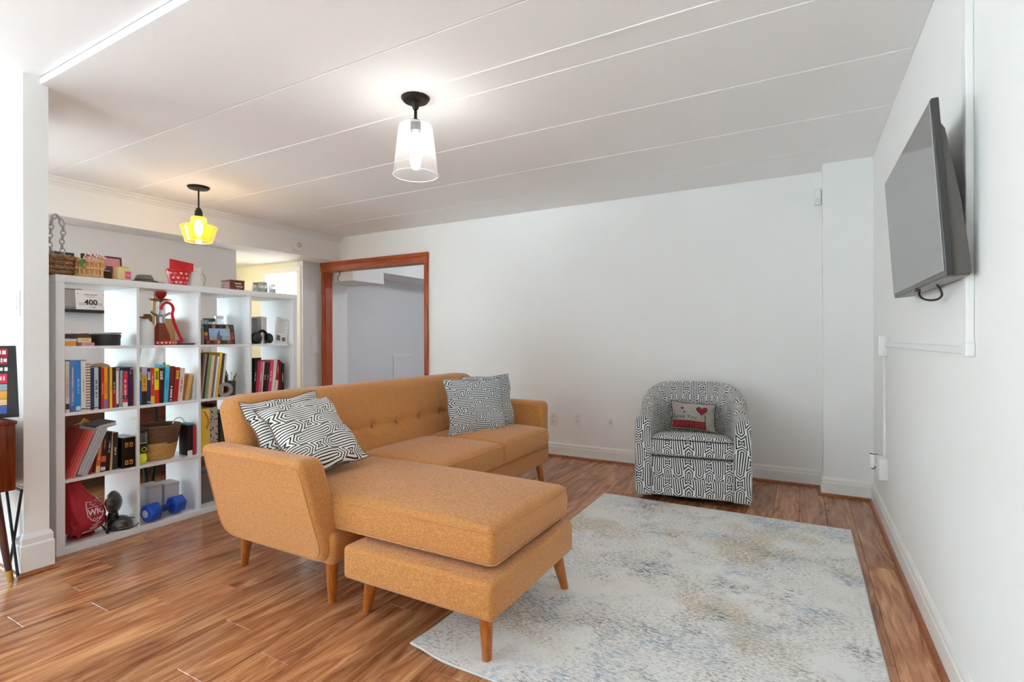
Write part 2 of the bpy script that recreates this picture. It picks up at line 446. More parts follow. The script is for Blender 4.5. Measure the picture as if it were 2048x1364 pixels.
def rug_mat():
    m, nt, b = new_mat('abstract_rug')
    geo = nt.nodes.new('ShaderNodeNewGeometry')
    def noise(scale, vec=None, detail=4, s=(1, 1, 1), off=0, rough=.6):
        mp = nt.nodes.new('ShaderNodeMapping'); mp.inputs['Scale'].default_value = s; mp.inputs['Location'].default_value = (off, off * .6, 0)
        nt.links.new(geo.outputs['Position'], mp.inputs['Vector'])
        n = nt.nodes.new('ShaderNodeTexNoise'); n.inputs['Scale'].default_value = scale; n.inputs['Detail'].default_value = detail; n.inputs['Roughness'].default_value = rough
        nt.links.new(mp.outputs[0], n.inputs['Vector']); return n.outputs['Fac']
    def mixc(fac, a, col):
        mx = nt.nodes.new('ShaderNodeMix'); mx.data_type = 'RGBA'; nt.links.new(fac, mx.inputs[0])
        if isinstance(a, tuple): mx.inputs[6].default_value = a
        else: nt.links.new(a, mx.inputs[6])
        mx.inputs[7].default_value = col; return mx.outputs[2]
    def smooth(v, lo, hi):
        n = nt.nodes.new('ShaderNodeMapRange'); n.interpolation_type = 'SMOOTHSTEP'; n.inputs[1].default_value = lo; n.inputs[2].default_value = hi
        nt.links.new(v, n.inputs[0]); return n.outputs[0]
    fleck = noise(75, detail=5, s=(.55, 1.5, 1), rough=.75)     # short dashes along x
    fleck2 = noise(95, detail=4, s=(.6, 1.5, 1), off=7, rough=.75)
    base = lin((253, 252, 249))
    c = mixc(smooth(noise(2.0, off=3), .45, .7), base, lin((249, 248, 245)))
    def patch(c, region, lo, hi, col, fl, f0=.5, f1=.6, amt=1.0):
        k = math_node(nt, 'MULTIPLY', smooth(region, lo, hi), smooth(fl, f0, f1))
        k = math_node(nt, 'MULTIPLY', k, amt)
        return mixc(k, c, col)
    c = patch(c, noise(1.6, off=11, detail=3), .50, .66, lin((204, 180, 138)), fleck2, .38, .56, .75)   # ochre clouds
    c = patch(c, noise(3.2, off=21, detail=5), .48, .66, lin((150, 172, 194)), fleck, .45, .58, .8)      # pale blue
    c = patch(c, noise(4.6, off=31, detail=5), .54, .68, lin((176, 110, 84)), fleck2, .48, .6, .8)      # rust
    c = patch(c, noise(4.0, off=41, detail=5), .52, .68, lin((84, 92, 104)), fleck, .48, .6, .9)         # slate
    c = patch(c, noise(3.0, off=51, detail=4), .34, .56, lin((138, 132, 122)), fleck2, .50, .62, .6)   # grey flecks
    c = patch(c, noise(5.0, off=61, detail=5), .60, .70, lin((92, 82, 56)), fleck2, .48, .6, .8)        # olive
    nt.links.new(c, b.inputs['Base Color'])
    bp = nt.nodes.new('ShaderNodeBump'); bp.inputs['Strength'].default_value = .9; bp.inputs['Distance'].default_value = .006
    nt.links.new(noise(220, detail=3), bp.inputs['Height']); nt.links.new(bp.outputs[0], b.inputs['Normal'])
    b.inputs['Roughness'].default_value = .95; b.inputs['Specular IOR Level'].default_value = .05
    return m

# ================================================================ the setting
T = .1
fl = struct('floor', MB().box(-8.2, XR + T, YREAR - T, 9, -.08, -.006), M((92, 52, 32), .7), 'red brown laminate floor laid in long planks', 'floor')
# planks run along y; seam positions across the room
seams = [XR + .02, .278, .131, -.017, -.167]
while seams[-1] > -1.36: seams.append(seams[-1] - .1525)
seams[-1] = -1.387
while seams[-1] > -5.3: seams.append(seams[-1] - .1597)
known = {(-3.144 - .16): 1.535, -3.144: 1.272, -2.984: 1.073, -2.824: .829, -2.665: 1.049, -2.505: 1.208, -2.345: 1.431, -2.186: 1.726,
         -1.866: .98, -1.706: 1.178, -1.547: 1.663, -1.08: 1.40, .131: 2.183, .278: 1.885, -.167: 4.03}
PL = 1.203
for i in range(len(seams) - 1):
    x1, x0 = seams[i], seams[i + 1]
    j = next((v for k, v in known.items() if abs(k - x0) < .05), None)
    if j is None: j = random.uniform(0, PL)
    ys = j
    ymin = -.6 if x0 > -3.4 else .2
    while ys > ymin: ys -= PL
    ymax = 4.53 if x0 > -4.0 else (4.3 if x0 > -4.8 else 3.2)
    while ys < ymax:
        a, b_ = max(ys, ymin), min(ys + PL, 4.53)
        if b_ - a > .05 and x1 - x0 > .03:
            mb = MB().bbox(x0 + .0004, x1 - .0004, a + .0008, b_ - .0008, -.012, 0, .0018, 1)
            o = obj('plank', mb, FLOORM, fl, smooth=False)
        ys += PL

# ---- ceiling: panels with raised beads of filler between them
cl = struct('ceiling', MB().box(XL - 3, XR + T, YREAR - T, 9, H + .035, H + .12), CEIL, 'low white ceiling of wide panels with filled seams', 'ceiling')
cy = [YREAR, .48, 1.075, 1.69, 2.215, 2.783, 3.413, 3.99, YB]
for i in range(len(cy) - 1):
    up = .03 if cy[i + 1] < 1.2 else 0
    obj('ceiling_panel', MB().bbox(XL if i < 2 else -4.99, XR, cy[i] + .002, cy[i + 1] - .002, H + up, H + .034, .003, 1), CEIL, cl, smooth=False)
for y, r, xs in ((2.215, .0042, (-4.97, .42)), (2.783, .0036, (-4.97, .42)), (3.413, .0034, (-4.97, .42)), (3.99, .0022, (-4.97, .1))):
    obj('seam_bead', MB().tube([(xs[0], y, H + r * .3), (xs[1], y, H + r * .3)], r, 8), CEIL, cl)
# surface wiring channel from the near pendant towards the television wall
obj('wire_channel', MB().bbox(-1.68, XR - .002, 2.035, 2.055, H - .004, H, .0015, 1), CEIL, cl, smooth=False)

# ---- walls
wb = MB()
OX0, OX1, OZ = -5.235, -3.625, 1.985      # framed opening
wb.box(OX1, XR + T, YB, YB + T, 0, H + .05).box(XL - T, OX0, YB, YB + T, 0, H + .05).box(OX0, OX1, YB, YB + T, OZ, H + .05)
struct('wall_back', wb, WALL, 'plain white back wall behind the armchair', 'wall')
struct('wall_right', MB().box(XR, XR + T, YREAR - T, YB + T, 0, H + .05), WALL, 'plain white wall carrying the television', 'wall')
struct('wall_column', MB().box(XC, XR, YC, YB, 0, H), WALL, 'boxed white corner pillar beside the armchair', 'wall')
# far left (dining) wall with the hallway gap
HY0, HY1 = 3.40, 4.25
struct('wall_left', MB().box(XL - T, XL, LY1, HY0, 0, H + .05).box(XL - T, XL, YREAR - T, LY0, 0, H + .05).box(XL - T, XL, LY0, LY1, 0, LZ0).box(XL - T, XL, LY0, LY1, LZ1, H + .05).box(XL - T, XL, HY1, YB, 0, H + .05), GREYW, 'pale grey dining wall seen over the bookcase', 'wall')
struct('wall_bulkhead', MB().box(XL - 2.2, -4.97, 1.10, YB, 2.078, H), WALL, 'white boxed soffit running under the ceiling above the dining wall', 'soffit')
# stub wall between living room and dining area
struct('wall_stub', MB().box(-3.95, -3.24, 1.0126, 1.109, 0, H + .034), WALL, 'end of a white partition wall beside the bookcase', 'wall')
# wall behind the camera with wide glazed doors
rw = MB().box(XL - T, WX0, YREAR - T, YREAR, 0, H + .05).box(WX1, XR + T, YREAR - T, YREAR, 0, H + .05)
rw.box(WX0, WX1, YREAR - T, YREAR, WZ1, H + .05).box(WX0, WX1, YREAR - T, YREAR, 0, WZ0)
struct('wall_rear', rw, WALL, 'white wall around the wide glazed patio doors', 'wall')
wf = MB()
for x in (WX0, -2.52, WX1 - .05): wf.box(x, x + .05, YREAR - .08, YREAR - .02, WZ0, WZ1)
wf.box(WX0, WX1, YREAR - .08, YREAR - .02, WZ1 - .05, WZ1)
struct('window_1', wf, TRIMW, 'white framed wide patio window facing the room', 'window')

struct('floor_bounce_slab', MB().box(-14, 6, -14, YREAR - T, -.12, -.03).box(-14, XL - T, YREAR - T, 1.5, -.12, -.03), M((206, 206, 208), .8, noise=.06, nscale=3), 'pale concrete slab added outside to bounce sunlight onto the ceiling', 'bounce slab')  # unseen ground added as a sunlit reflector for the ceiling
wf = MB()
for y in (LY0, -.65, LY1 - .05): wf.box(XL - .08, XL - .02, y, y + .05, LZ0, LZ1)
wf.box(XL - .08, XL - .02, LY0, LY1, LZ1 - .05, LZ1).box(XL - .1, XL + .03, LY0, LY1, LZ0 - .03, LZ0)
struct('window_added', wf, TRIMW, 'white framed window added out of view to light the television wall', 'window')  # unseen window added for more light on the right wall
# crown moulding on the bulkhead
def run_profile(name, prof, a, b, inward, mat, label, cat, ends=(0, 0)):
    """prof: (out,z) polygon swept from a to b (2D points); inward = unit 2D normal into the room; ends = mitre extension factors."""
    a = Vector(a); b = Vector(b); d = (b - a).normalized(); n = Vector(inward)
    vs = []
    for P, s, e in ((a, -1, ends[0]), (b, 1, ends[1])):
        for (o, z) in prof:
            q = P + n * o + d * (s * e * o); vs.append((q.x, q.y, z))
    k = len(prof); fs = [tuple(range(k)), tuple(reversed(range(k, 2 * k)))]
    for i in range(k): fs.append((i, k + i, k + (i + 1) % k, (i + 1) % k))
    bm = bmesh.new(); V = [bm.verts.new(v) for v in vs]
    for f in fs: bm.faces.new([V[i] for i in f])
    bmesh.ops.recalc_face_normals(bm, faces=bm.faces[:])
    return struct(name, MB().from_bm(bm), mat, label, cat)
crown = [(0, H), (.03, H), (.03, H - .016), (.018, H - .022), (.018, H - .04), (.01, H - .046), (.01, H - .062), (0, H - .062)]
run_profile('trim_1', crown, (-4.97, 1.11), (-4.97, YB), (1, 0), TRIMW, 'stepped white moulding along the top of the soffit', 'moulding')
base = [(0, 0), (.016, 0), (.016, .092), (.012, .098), (.012, .116), (.006, .126), (0, .13)]
shoe = [(0, 0), (.034, 0), (.033, .008), (.028, .015), (.018, .019), (0, .019)]
def skirting(nm, no, a, b, inward, where, ends=(0, 0), h=1.0):
    run_profile('baseboard_' + nm, [(o, z * h) for o, z in base], a, b, inward, TRIMW, 'white skirting board ' + where, 'baseboard', ends)
    run_profile('trim_%d' % no, shoe, a, b, inward, SHOEW, 'brown quarter round shoe moulding ' + where, 'moulding', ends)
skirting('back', 2, (-3.56, YB), (XC, YB), (0, -1), 'along the back wall', (0, -1))
skirting('column_side', 3, (XC, YB), (XC, YC), (-1, 0), 'on the side of the corner pillar', (-1, 1))
skirting('column', 4, (XC, YC), (XR, YC), (0, -1), 'on the front of the corner pillar', (1, -1))
skirting('right', 5, (XR, YC), (XR, YREAR), (-1, 0), 'along the television wall', (-1, 0))
skirting('stub_end', 6, (-3.24, 1.0126), (-3.24, 1.109), (1, 0), 'on the end of the partition wall', (1, 1), 1.5)
skirting('stub', 7, (-3.95, 1.0126), (-3.24, 1.0126), (0, -1), 'behind the walnut cabinet', (0, 1), 1.5)

# ---- red stained casing round the opening in the back wall
df = tag(obj('door_1', MB().box(OX0, OX0 + .02, YB - .01, YB + T, 0, OZ), REDW, None, False, origin=(OX0, YB, 0)),
         'red stained pine casing around the opening in the back wall', 'door frame', None, 'structure')
obj('jamb', MB().box(OX1 - .02, OX1, YB - .01, YB + T, 0, OZ), REDW, df, False)
obj('head_jamb', MB().box(OX0 + .02, OX1 - .02, YB - .01, YB + T, OZ - .02, OZ), wood_mat('pale_head_jamb', (150, 104, 52), (190, 140, 80), (1, 5, 5)), df, False)
obj('casing', MB().bbox(OX0 - .035, OX0 + .012, YB - .028, YB + .001, 0, 2.0, .006, 2), REDW, df)
obj('casing', MB().bbox(OX1 - .012, OX1 + .035, YB - .028, YB + .001, 0, 2.0, .006, 2), REDW, df)
obj('header', MB().prism([(YB, 1.965), (YB - .028, 1.965), (YB - .030, 1.98), (YB - .034, 2.03), (YB - .045, 2.045), (YB - .045, 2.075), (YB - .03, 2.082), (YB, 2.082)], 'x', OX0 - .04, OX1 + .037), REDWX, df, False)
hk = []
for t in range(13):
    a = t / 12
    hk.append((-4.99 + .020 * math.sin(a * 2 * PI), YB + .0, 1.964 - .12 * a))
ho = obj('hook', MB().tube(hk, .004, 6), M((30, 30, 32), .4, 1)); tag(ho, 'thin black S shaped hook hanging under the red door header', 'hook')
# ---- room beyond the opening
struct('wall_beyond', MB().box(-5.6, -5.5, YB + T, 9, 0, H), GREYW, 'grey wall of the room beyond the red casing', 'wall')
struct('wall_beyond_end', MB().box(-5.6, XR, 8.4, 8.5, 0, H), GREYW, 'far grey wall of the room beyond', 'wall')
struct('wall_beyond_right', MB().box(-2.2, -2.1, YB + T, 8.4, 0, H), WALL, 'side wall of the room beyond', 'wall')
struct('wall_beyond_soffit', MB().box(-5.5, -4.886, 5.207, 8.4, 2.01, H), WALL, 'long white soffit in the room beyond', 'soffit')
struct('wall_beyond_duct', MB().box(-5.5, -4.886, 4.66, 5.207, 1.858, H), WALL, 'lower white duct box in the room beyond', 'soffit')
bl = thing('added_lamp', 'added flush lamp out of view, brightening the room beyond the red casing', 'added lamp', (-3.2, 6.2, H))  # lamp added out of view to lift the dim room beyond
obj('shade', MB().lathe([(.16, H - .002), (.16, H - .03), (.12, H - .06), (0, H - .07)], 20, (-3.2, 6.2, 0)), M((240, 247, 255), .5, emit=36), bl)
def plate(name, y0, y1, z0, z1, x, label, cat):
    t = thing(name, label, cat, (x, (y0 + y1) / 2, z0))
    obj('frame', MB().bbox(x, x + .008, y0, y1, z0, z1, .003, 1), GREYW, t)
    obj('cover', MB().bbox(x + .006, x + .013, y0 + .012, y1 - .012, z0 + .014, z1 - .012, .003, 1), GREYW, t)
    return t
plate('access_panel', 4.36, 4.515, .95, 1.17, XL, 'small grey painted access panel beside the red casing', 'access panel')
plate('access_panel', 6.05, 6.5, .35, .88, -5.5, 'larger grey access panel low on the wall beyond the opening', 'access panel')
# ---- hallway behind the dining wall: cream walls, a lit doorway
struct('wall_hall', MB().box(XL - 2.2, -6.02, HY1, HY1 + T, 0, 2.08).box(-5.40, XL - T, HY1, HY1 + T, 0, 2.08).box(-6.02, -5.40, HY1, HY1 + T, 1.95, 2.08), CREAMW, 'cream hallway wall with a white doorway', 'wall')
struct('wall_hall_end', MB().box(XL - 2.2, XL - 2.1, HY0 - .4, HY1 + 1.4, 0, 2.08), CREAMW, 'cream wall at the end of the hallway', 'wall')
struct('wall_hall_near', MB().box(XL - 2.1, XL - T, HY0 - .1, HY0, 0, 2.08), CREAMW, 'cream near wall of the hallway', 'wall')
d2 = tag(obj('door_2', MB().bbox(-6.09, -6.005, HY1 - .015, HY1 + T + .01, 0, 1.95, .003, 1), TRIMW, None, False, origin=(-6, HY1, 0)), 'white casing of the bright hallway doorway', 'door frame', None, 'structure')
obj('casing', MB().bbox(-5.40, -5.33, HY1 - .015, HY1 + .01, 0, 1.95, .003, 1), TRIMW, d2, False)
obj('header', MB().bbox(-6.09, -5.33, HY1 - .015, HY1 + .01, 1.95, 2.02, .003, 1), TRIMW, d2, False)
bw = MB().box(-7.3, -5.40, HY1 + .70, HY1 + .80, 0, H).box(-5.41, -5.40, HY1 + T, HY1 + .70, 0, 2.08)
struct('wall_bedroom', bw, WALL, 'bright wall of the small room behind the hallway', 'wall')
wnd = tag(obj('window_2', MB().box(-7.39, -5.42, HY1 + .67, HY1 + .695, .3, 2.07), M((255, 255, 255), .5, emit=2.0), None, False), 'bright daylit window in the small room past the hallway', 'window', None, 'structure')
fr = MB()
for x in (-5.46,): fr.box(x, x + .04, HY1 + .64, HY1 + .70, .26, 2.04)
fr.box(-7.3, -5.42, HY1 + .64, HY1 + .70, 2.07, 2.11)
obj('window_frame', fr, TRIMW, wnd, False)
# added flush lamp, hidden from view, lights the hall
hl = thing('added_lamp', 'added flush lamp out of view, lighting the hallway', 'added lamp', (-6.2, 3.56, 2.078))
obj('shade', MB().lathe([(.12, 2.076), (.12, 2.05), (.09, 2.025), (0, 2.015)], 20, (-6.2, 3.56, 0)), M((255, 240, 200), .5, emit=9), hl)

# ---- small fixtures on the walls
def outlet(x, z, kind, label):
    t = thing('outlet', label, 'outlet', (x, YB, z))
    obj('wall_plate', MB().bbox(x - .035, x + .035, YB - .006, YB, z - .058, z + .058, .003, 2), TRIMW, t)
    if kind == 'socket':
        for dz in (-.022, .022):
            obj('socket', MB().lathe([(.016, 0), (.016, .003), (.013, .004), (0, .004)], 16, (x, YB - .005, z + dz), (0, -1, 0)), M((226, 226, 224), .4), t)
    else:
        obj('jack', MB().bbox(x - .012, x + .012, YB - .011, YB - .005, z - .018, z + .018, .002, 1), M((206, 206, 204), .4), t)
        obj('port', MB().box(x + .002, x + .008, YB - .0125, YB - .009, z - .004, z + .004), M((70, 70, 70), .5), t)
outlet(-2.087, .36, 'socket', 'white wall socket half hidden by the sofa arm')
outlet(-1.84, .37, 'socket', 'white wall socket between the sofa and the cable jack')
outlet(-1.515, .365, 'jack', 'white cable jack plate nearest the patterned armchair')
t = thing('motion_sensor', 'small white alarm sensor high beside the corner pillar', 'sensor', (.105, YB, 2.12))
obj('body', MB().bbox(.082, .128, YB - .035, YB, 2.12, 2.242, .01, 3), TRIMW, t)
obj('lens', MB().bbox(.088, .122, YB - .037, YB - .03, 2.135, 2.17, .006, 2), M((222, 222, 222), .3), t)
t = thing('smoke_detector', 'round white smoke detector on the soffit near the red casing', 'smoke detector', (-4.97, 3.9, 2.183))
obj('body', MB().lathe([(.073, 0), (.073, .014), (.064, .026), (.03, .032), (0, .032)], 32, (-4.97, 3.9, 2.183), (1, 0, 0)), TRIMW, t)
obj('ring', MB().tube([(-4.938, 3.915 + .022 * math.cos(a * PI / 8), 2.183 + .022 * math.sin(a * PI / 8)) for a in range(16)], .003, 6, True), M((120, 120, 122), .5), t)
t = thing('light_switch', 'white rocker light switch on the partition above the walnut cabinet', 'switch', (-3.3, 1.0126, 1.31))
obj('wall_plate', MB().bbox(-3.345, -3.27, 1.0066, 1.0126, 1.24, 1.365, .003, 2), M((226, 224, 220), .35), t)
obj('rocker', MB().bbox(-3.327, -3.288, 1.0015, 1.008, 1.27, 1.335, .003, 2), TRIMW, t)

# ================================================================ sofa
def smoothstep(a, b, x):
    t = max(0, min(1, (x - a) / (b - a))); return t * t * (3 - 2 * t)
def round_poly(pts, r, seg=5):
    """round the corners of a 2D polygon; r scalar or list."""
    out = []; n = len(pts)
    for i in range(n):
        p = Vector(pts[i]); a = (Vector(pts[i - 1]) - p); b = (Vector(pts[(i + 1) % n]) - p)
        rr = r[i] if isinstance(r, (list, tuple)) else r
        d = min(rr, a.length * .45, b.length * .45)
        A = p + a.normalized() * d; B = p + b.normalized() * d
        for k in range(seg + 1):
            t = k / seg; q = A * (1 - t) ** 2 + p * 2 * t * (1 - t) + B * t * t
            out.append((q.x, q.y))
    return out
sofa = thing('sectional_sofa', 'mustard woven sectional sofa with chaise, tufted back and splayed wooden legs', 'sofa', (-2.0, 2.5, 0))
def arm(side):
    prof = round_poly([(-2.415, .645), (-1.722, .640), (-1.700, .40), (-1.668, .20), (-2.40, .20)], [.05, .05, .10, .12, .11], 6)
    yo = 1.46 if side < 0 else 3.565; th = .118; g = .093
    bm_ = MB().prism(prof, 'y', 0, th, .028, 4)
    bm_.v = [(x, (yo + y - g * (z - .2) / .43 * 1.0) if side < 0 else (yo - th + y + g * (z - .2) / .43), z) for x, y, z in bm_.v]
    a = obj('armrest', bm_, SOFA, sofa, True, 60, wn=True)
    for q in (.0, th):       # welt seams round both faces of the arm
        path = [(x * 1.0, (yo + q - g * (z - .2) / .43) if side < 0 else (yo - th + q + g * (z - .2) / .43), z) for x, z in
                [(-2.03 + (px + 2.03) * .93, .422 + (pz - .422) * .885) for px, pz in prof]]
        obj('welt', MB().tube(path, .003, 5, True), SOFA, a)
    return a
arm(-1); arm(1)
# backrest, leaning back, with a row of buttons and a level seam
BY0, BY1 = 1.485, 3.535
btn = [1.66 + .222 * k for k in range(9)]
def back_disp(x, y, z):
    yy = y + (BY0 + BY1) / 2
    if x > .02:
        zs = .02
        gq = math.exp(-((z - zs) / .014) ** 2) * .010
        d = min(abs(yy - b) for b in btn)
        gq += .026 * math.exp(-(d * d + (z - zs) ** 2) / .035 ** 2)
        gq += .004 * math.exp(-(d / .010) ** 2) * smoothstep(.0, .1, abs(z - zs) + .02)
        x = x + .014 * (1 - (z / .3) ** 2) - gq
    # softly bowed top edge, lower at the ends
    e = max(0, abs(y) - .90) / .12
    if z > 0: z -= .022 * e * e
    return (x - .30 * z, y, z)
br = obj('backrest', MB().rbox((-2.345, (BY0 + BY1) / 2, .575), (.082, (BY1 - BY0) / 2, .275), .055, (3, 110, 34), 4, back_disp), SOFA, sofa, True, 80)
for b in btn:
    obj('button', MB().lathe([(0, -.004), (.010, -.003), (.012, 0), (.009, .004), (0, .006)], 12, (-2.345 - .30 * .02 + .076, b, .595), (.95, 0, .3)), SOFA, br)
# seat rails
obj('seat_frame', MB().rbox((-2.0, 2.5125, .262), (.335, 1.04, .068), .03, (4, 10, 2), 4), SOFA, sofa, True, 80)
def crown(hx, hy, hz, c, edge=.0):
    def f(x, y, z):
        k = max(0, 1 - (x / hx) ** 2) ** .6 * max(0, 1 - (y / hy) ** 2) ** .6
        s = 1 if z > 0 else -.25
        zz = z + s * c * k * abs(z) / hz
        bul = .010 * (1 - (z / hz) ** 2)
        return (x * (1 + bul / hx), y * (1 + bul / hy), zz)
    return f
def seat_cushion(x0, x1, y0, y1, z0, z1, c=.03):
    hx, hy, hz = (x1 - x0) / 2, (y1 - y0) / 2, (z1 - z0) / 2
    cx, cy_, cz = (x0 + x1) / 2, (y0 + y1) / 2, (z0 + z1) / 2
    o = obj('seat_cushion', MB().rbox((cx, cy_, cz), (hx, hy, hz), .030, (14, 10, 3), 5, crown(hx, hy, hz, c)), SOFA, sofa, True, 80)
    for zz in (z1 - .014, z0 + .014):
        e = -.0035
        p = round_poly([(x0 + e, y0 + e), (x1 - e, y0 + e), (x1 - e, y1 - e), (x0 + e, y1 - e)], .035, 4)
        obj('welt', MB().tube([(x, y, zz) for x, y in p], .0036, 6, True), SOFA, o)
    return o
seat_cushion(-2.24, -.925, 1.515, 2.15, .33, .468)
seat_cushion(-2.24, -1.635, 2.155, 2.80, .33, .465, .035)
seat_cushion(-2.24, -1.635, 2.805, 3.462, .33, .465, .035)
obj('chaise_base', MB().rbox((-1.226, 1.783, .254), (.342, .345, .064), .018, (4, 4, 2), 3), SOFA, sofa, True, 80)
def leg(top, bot): return obj('leg', MB().cone(bot, top, .017, .028, 20), LEGW, sofa, True, 50)
RZ = .0125
leg((-1.735, 1.535, .215), (-1.757, 1.555, 0)); leg((-2.30, 1.53, .215), (-2.44, 1.605, 0))
leg((-1.735, 3.49, .215), (-1.70, 3.50, 0)); leg((-2.30, 3.49, .215), (-2.44, 3.46, 0))
leg((-1.48, 1.51, .20), (-1.572, 1.572, 0)); leg((-.945, 1.50, .20), (-.958, 1.525, RZ)); leg((-.935, 2.05, .20), (-.928, 2.13, RZ))
leg((-1.48, 2.05, .20), (-1.55, 2.10, 0))

# ================================================================ throw pillows
MAZE_P = maze_mat('maze_print_charcoal', .31, .145, 76, 0, (40, 36, 36), (242, 240, 234), .37, .05, .05)
MAZE_P2 = maze_mat('maze_print_bluegrey', .25, .12, 80, 0, (66, 72, 78), (230, 232, 231), .44, .13, .05)
def pillow_pt(u, v, hx, hy, T_, side, ear=.05):
    # dog eared square: edges drawn in between the corners
    x = hx * u * (1 - ear * 1.6 * (1 - v * v)); y = hy * v * (1 - ear * 1.6 * (1 - u * u))
    t = T_ * (max(0, 1 - u ** 4) ** .6) * (max(0, 1 - v ** 4) ** .6) * (1 - .25 * (u * u + v * v) / 2)
    return x, y, side * t
def throw_pillow(label, c, xdir, ydir, w, h, T_, mat, pipe, cat='pillow', name='throw_pillow', seed=0, group=None):
    """c = centre; xdir along the bottom edge, ydir up the face; face normal = xdir x ydir."""
    t = thing(name, label, cat, c, group=group)
    m4 = frame4((0, 0, 0), xdir, ydir)
    rnd = random.Random(seed)
    ph = [rnd.uniform(0, 6) for _ in range(4)]
    def P(u, v, s):
        x, y, z = pillow_pt(u, v, w / 2, h / 2, T_, s)
        wv = .006 * math.sin(5 * u + ph[0]) * math.sin(4 * v + ph[1]) + .004 * math.sin(9 * u + 4 * v + ph[2])
        k = max(0, 1 - u ** 4) * max(0, 1 - v ** 4)
        ed = .010 * math.sin(7 * (u - v) + ph[3]) * (1 - k)
        return m4 @ Vector((x, y, z + s * wv * k + ed))
    mb = MB()
    n = 28
    for s in (1, -1):
        mb.grid(lambda a, b: P((2 * a - 1) * (1 if s > 0 else -1), 2 * b - 1, s), n, n,
                uv=lambda a, b: ((2 * a - 1) * w / 2, (2 * b - 1) * h / 2))
    obj('cover', mb, mat, t, True, 80, local=True)
    ring = []
    for k in range(4 * 16):
        q = k / 16; e = int(q); f = 2 * (q - e) - 1
        u, v = [(f, -1), (1, f), (-f, 1), (-1, -f)][e]
        ring.append(P(u, v, 1))
    obj('piping', MB().tube(ring, .0032, 6, True), pipe, t, True, local=True)
    return t, P
BROWNP = M((126, 96, 82), .8); GREYP = M((150, 152, 154), .8)
# two on the near end, in the angle of arm and back
throw_pillow('black and white maze print pillow behind its twin at the near sofa end', (-2.165, 1.70, .66), (.02, 1, .05), (-.62, 0, .85), .44, .44, .055, MAZE_P, BROWNP, seed=3)
throw_pillow('black and white maze print pillow in front of its twin at the near end', (-2.05, 1.705, .668), (.02, 1, .06), (-.74, .03, .67), .41, .43, .062, MAZE_P, BROWNP, seed=5)
# two on the far end
throw_pillow('grey maze print pillow tucked behind its twin by the far armrest', (-2.005, 3.235, .662), (.20, .45, 0), (-.22, .11, .97), .42, .40, .055, MAZE_P2, GREYP, seed=8)
throw_pillow('grey maze print pillow facing the room near the far armrest', (-1.985, 3.03, .652), (.24, .42, -.015), (-.20, .10, .97), .46, .40, .062, MAZE_P2, GREYP, seed=9)

# ================================================================ rug
def rug():
    t = thing('area_rug', 'cream rug with faded blue, rust and grey abstract flecks', 'rug', (-.5, 2.5, 0))
    nx, ny = 40, 60; x0, x1, y0, y1 = -1.243, .243, 1.44, 3.577
    def z(x, y):
        c = math.exp(-(((x - x0) / .12) ** 2 + ((y - y0) / .10) ** 2)) * .012
        return .010 + c + .0008 * math.sin(x * 9 + y * 5)
    mb = MB()
    edge = lambda x: .02 * math.exp(-((x - x0) / .1) ** 2) + .006 * math.sin(x * 5)
    def top(a, b):
        x = x0 + (x1 - x0) * a; y = y0 + edge(x) * (1 - b) + (y1 - y0) * b
        return (x + .0012 * math.sin(y * 7), y, z(x, y))
    mb.grid(top, nx, ny)
    obj('pile', mb, rug_mat(), t, True, 80)
    rim = [top(i / 40, 0) for i in range(41)] + [top(1, j / 60) for j in range(1, 61)] + [top(1 - i / 40, 1) for i in range(1, 41)] + [top(0, 1 - j / 60) for j in range(1, 60)]
    sk = MB(); n = len(rim); sk.add([p for p in rim] + [(p[0], p[1], max(.0005, p[2] - .0105)) for p in rim], [(i, (i + 1) % n, n + (i + 1) % n, n + i) for i in range(n)])
    obj('bound_edge', sk, M((196, 190, 180), .9), t, False)
    obj('edge_stitching', MB().tube([(p[0], p[1], p[2] - .003) for p in rim], .0038, 6, True), M((214, 214, 212), .9), t)
    obj('backing', MB().grid(lambda a, b: (top(a, b)[0], top(a, b)[1], max(.0008, top(a, b)[2] - .009)), 20, 30), M((190, 184, 172), .9), t, True)
rug()

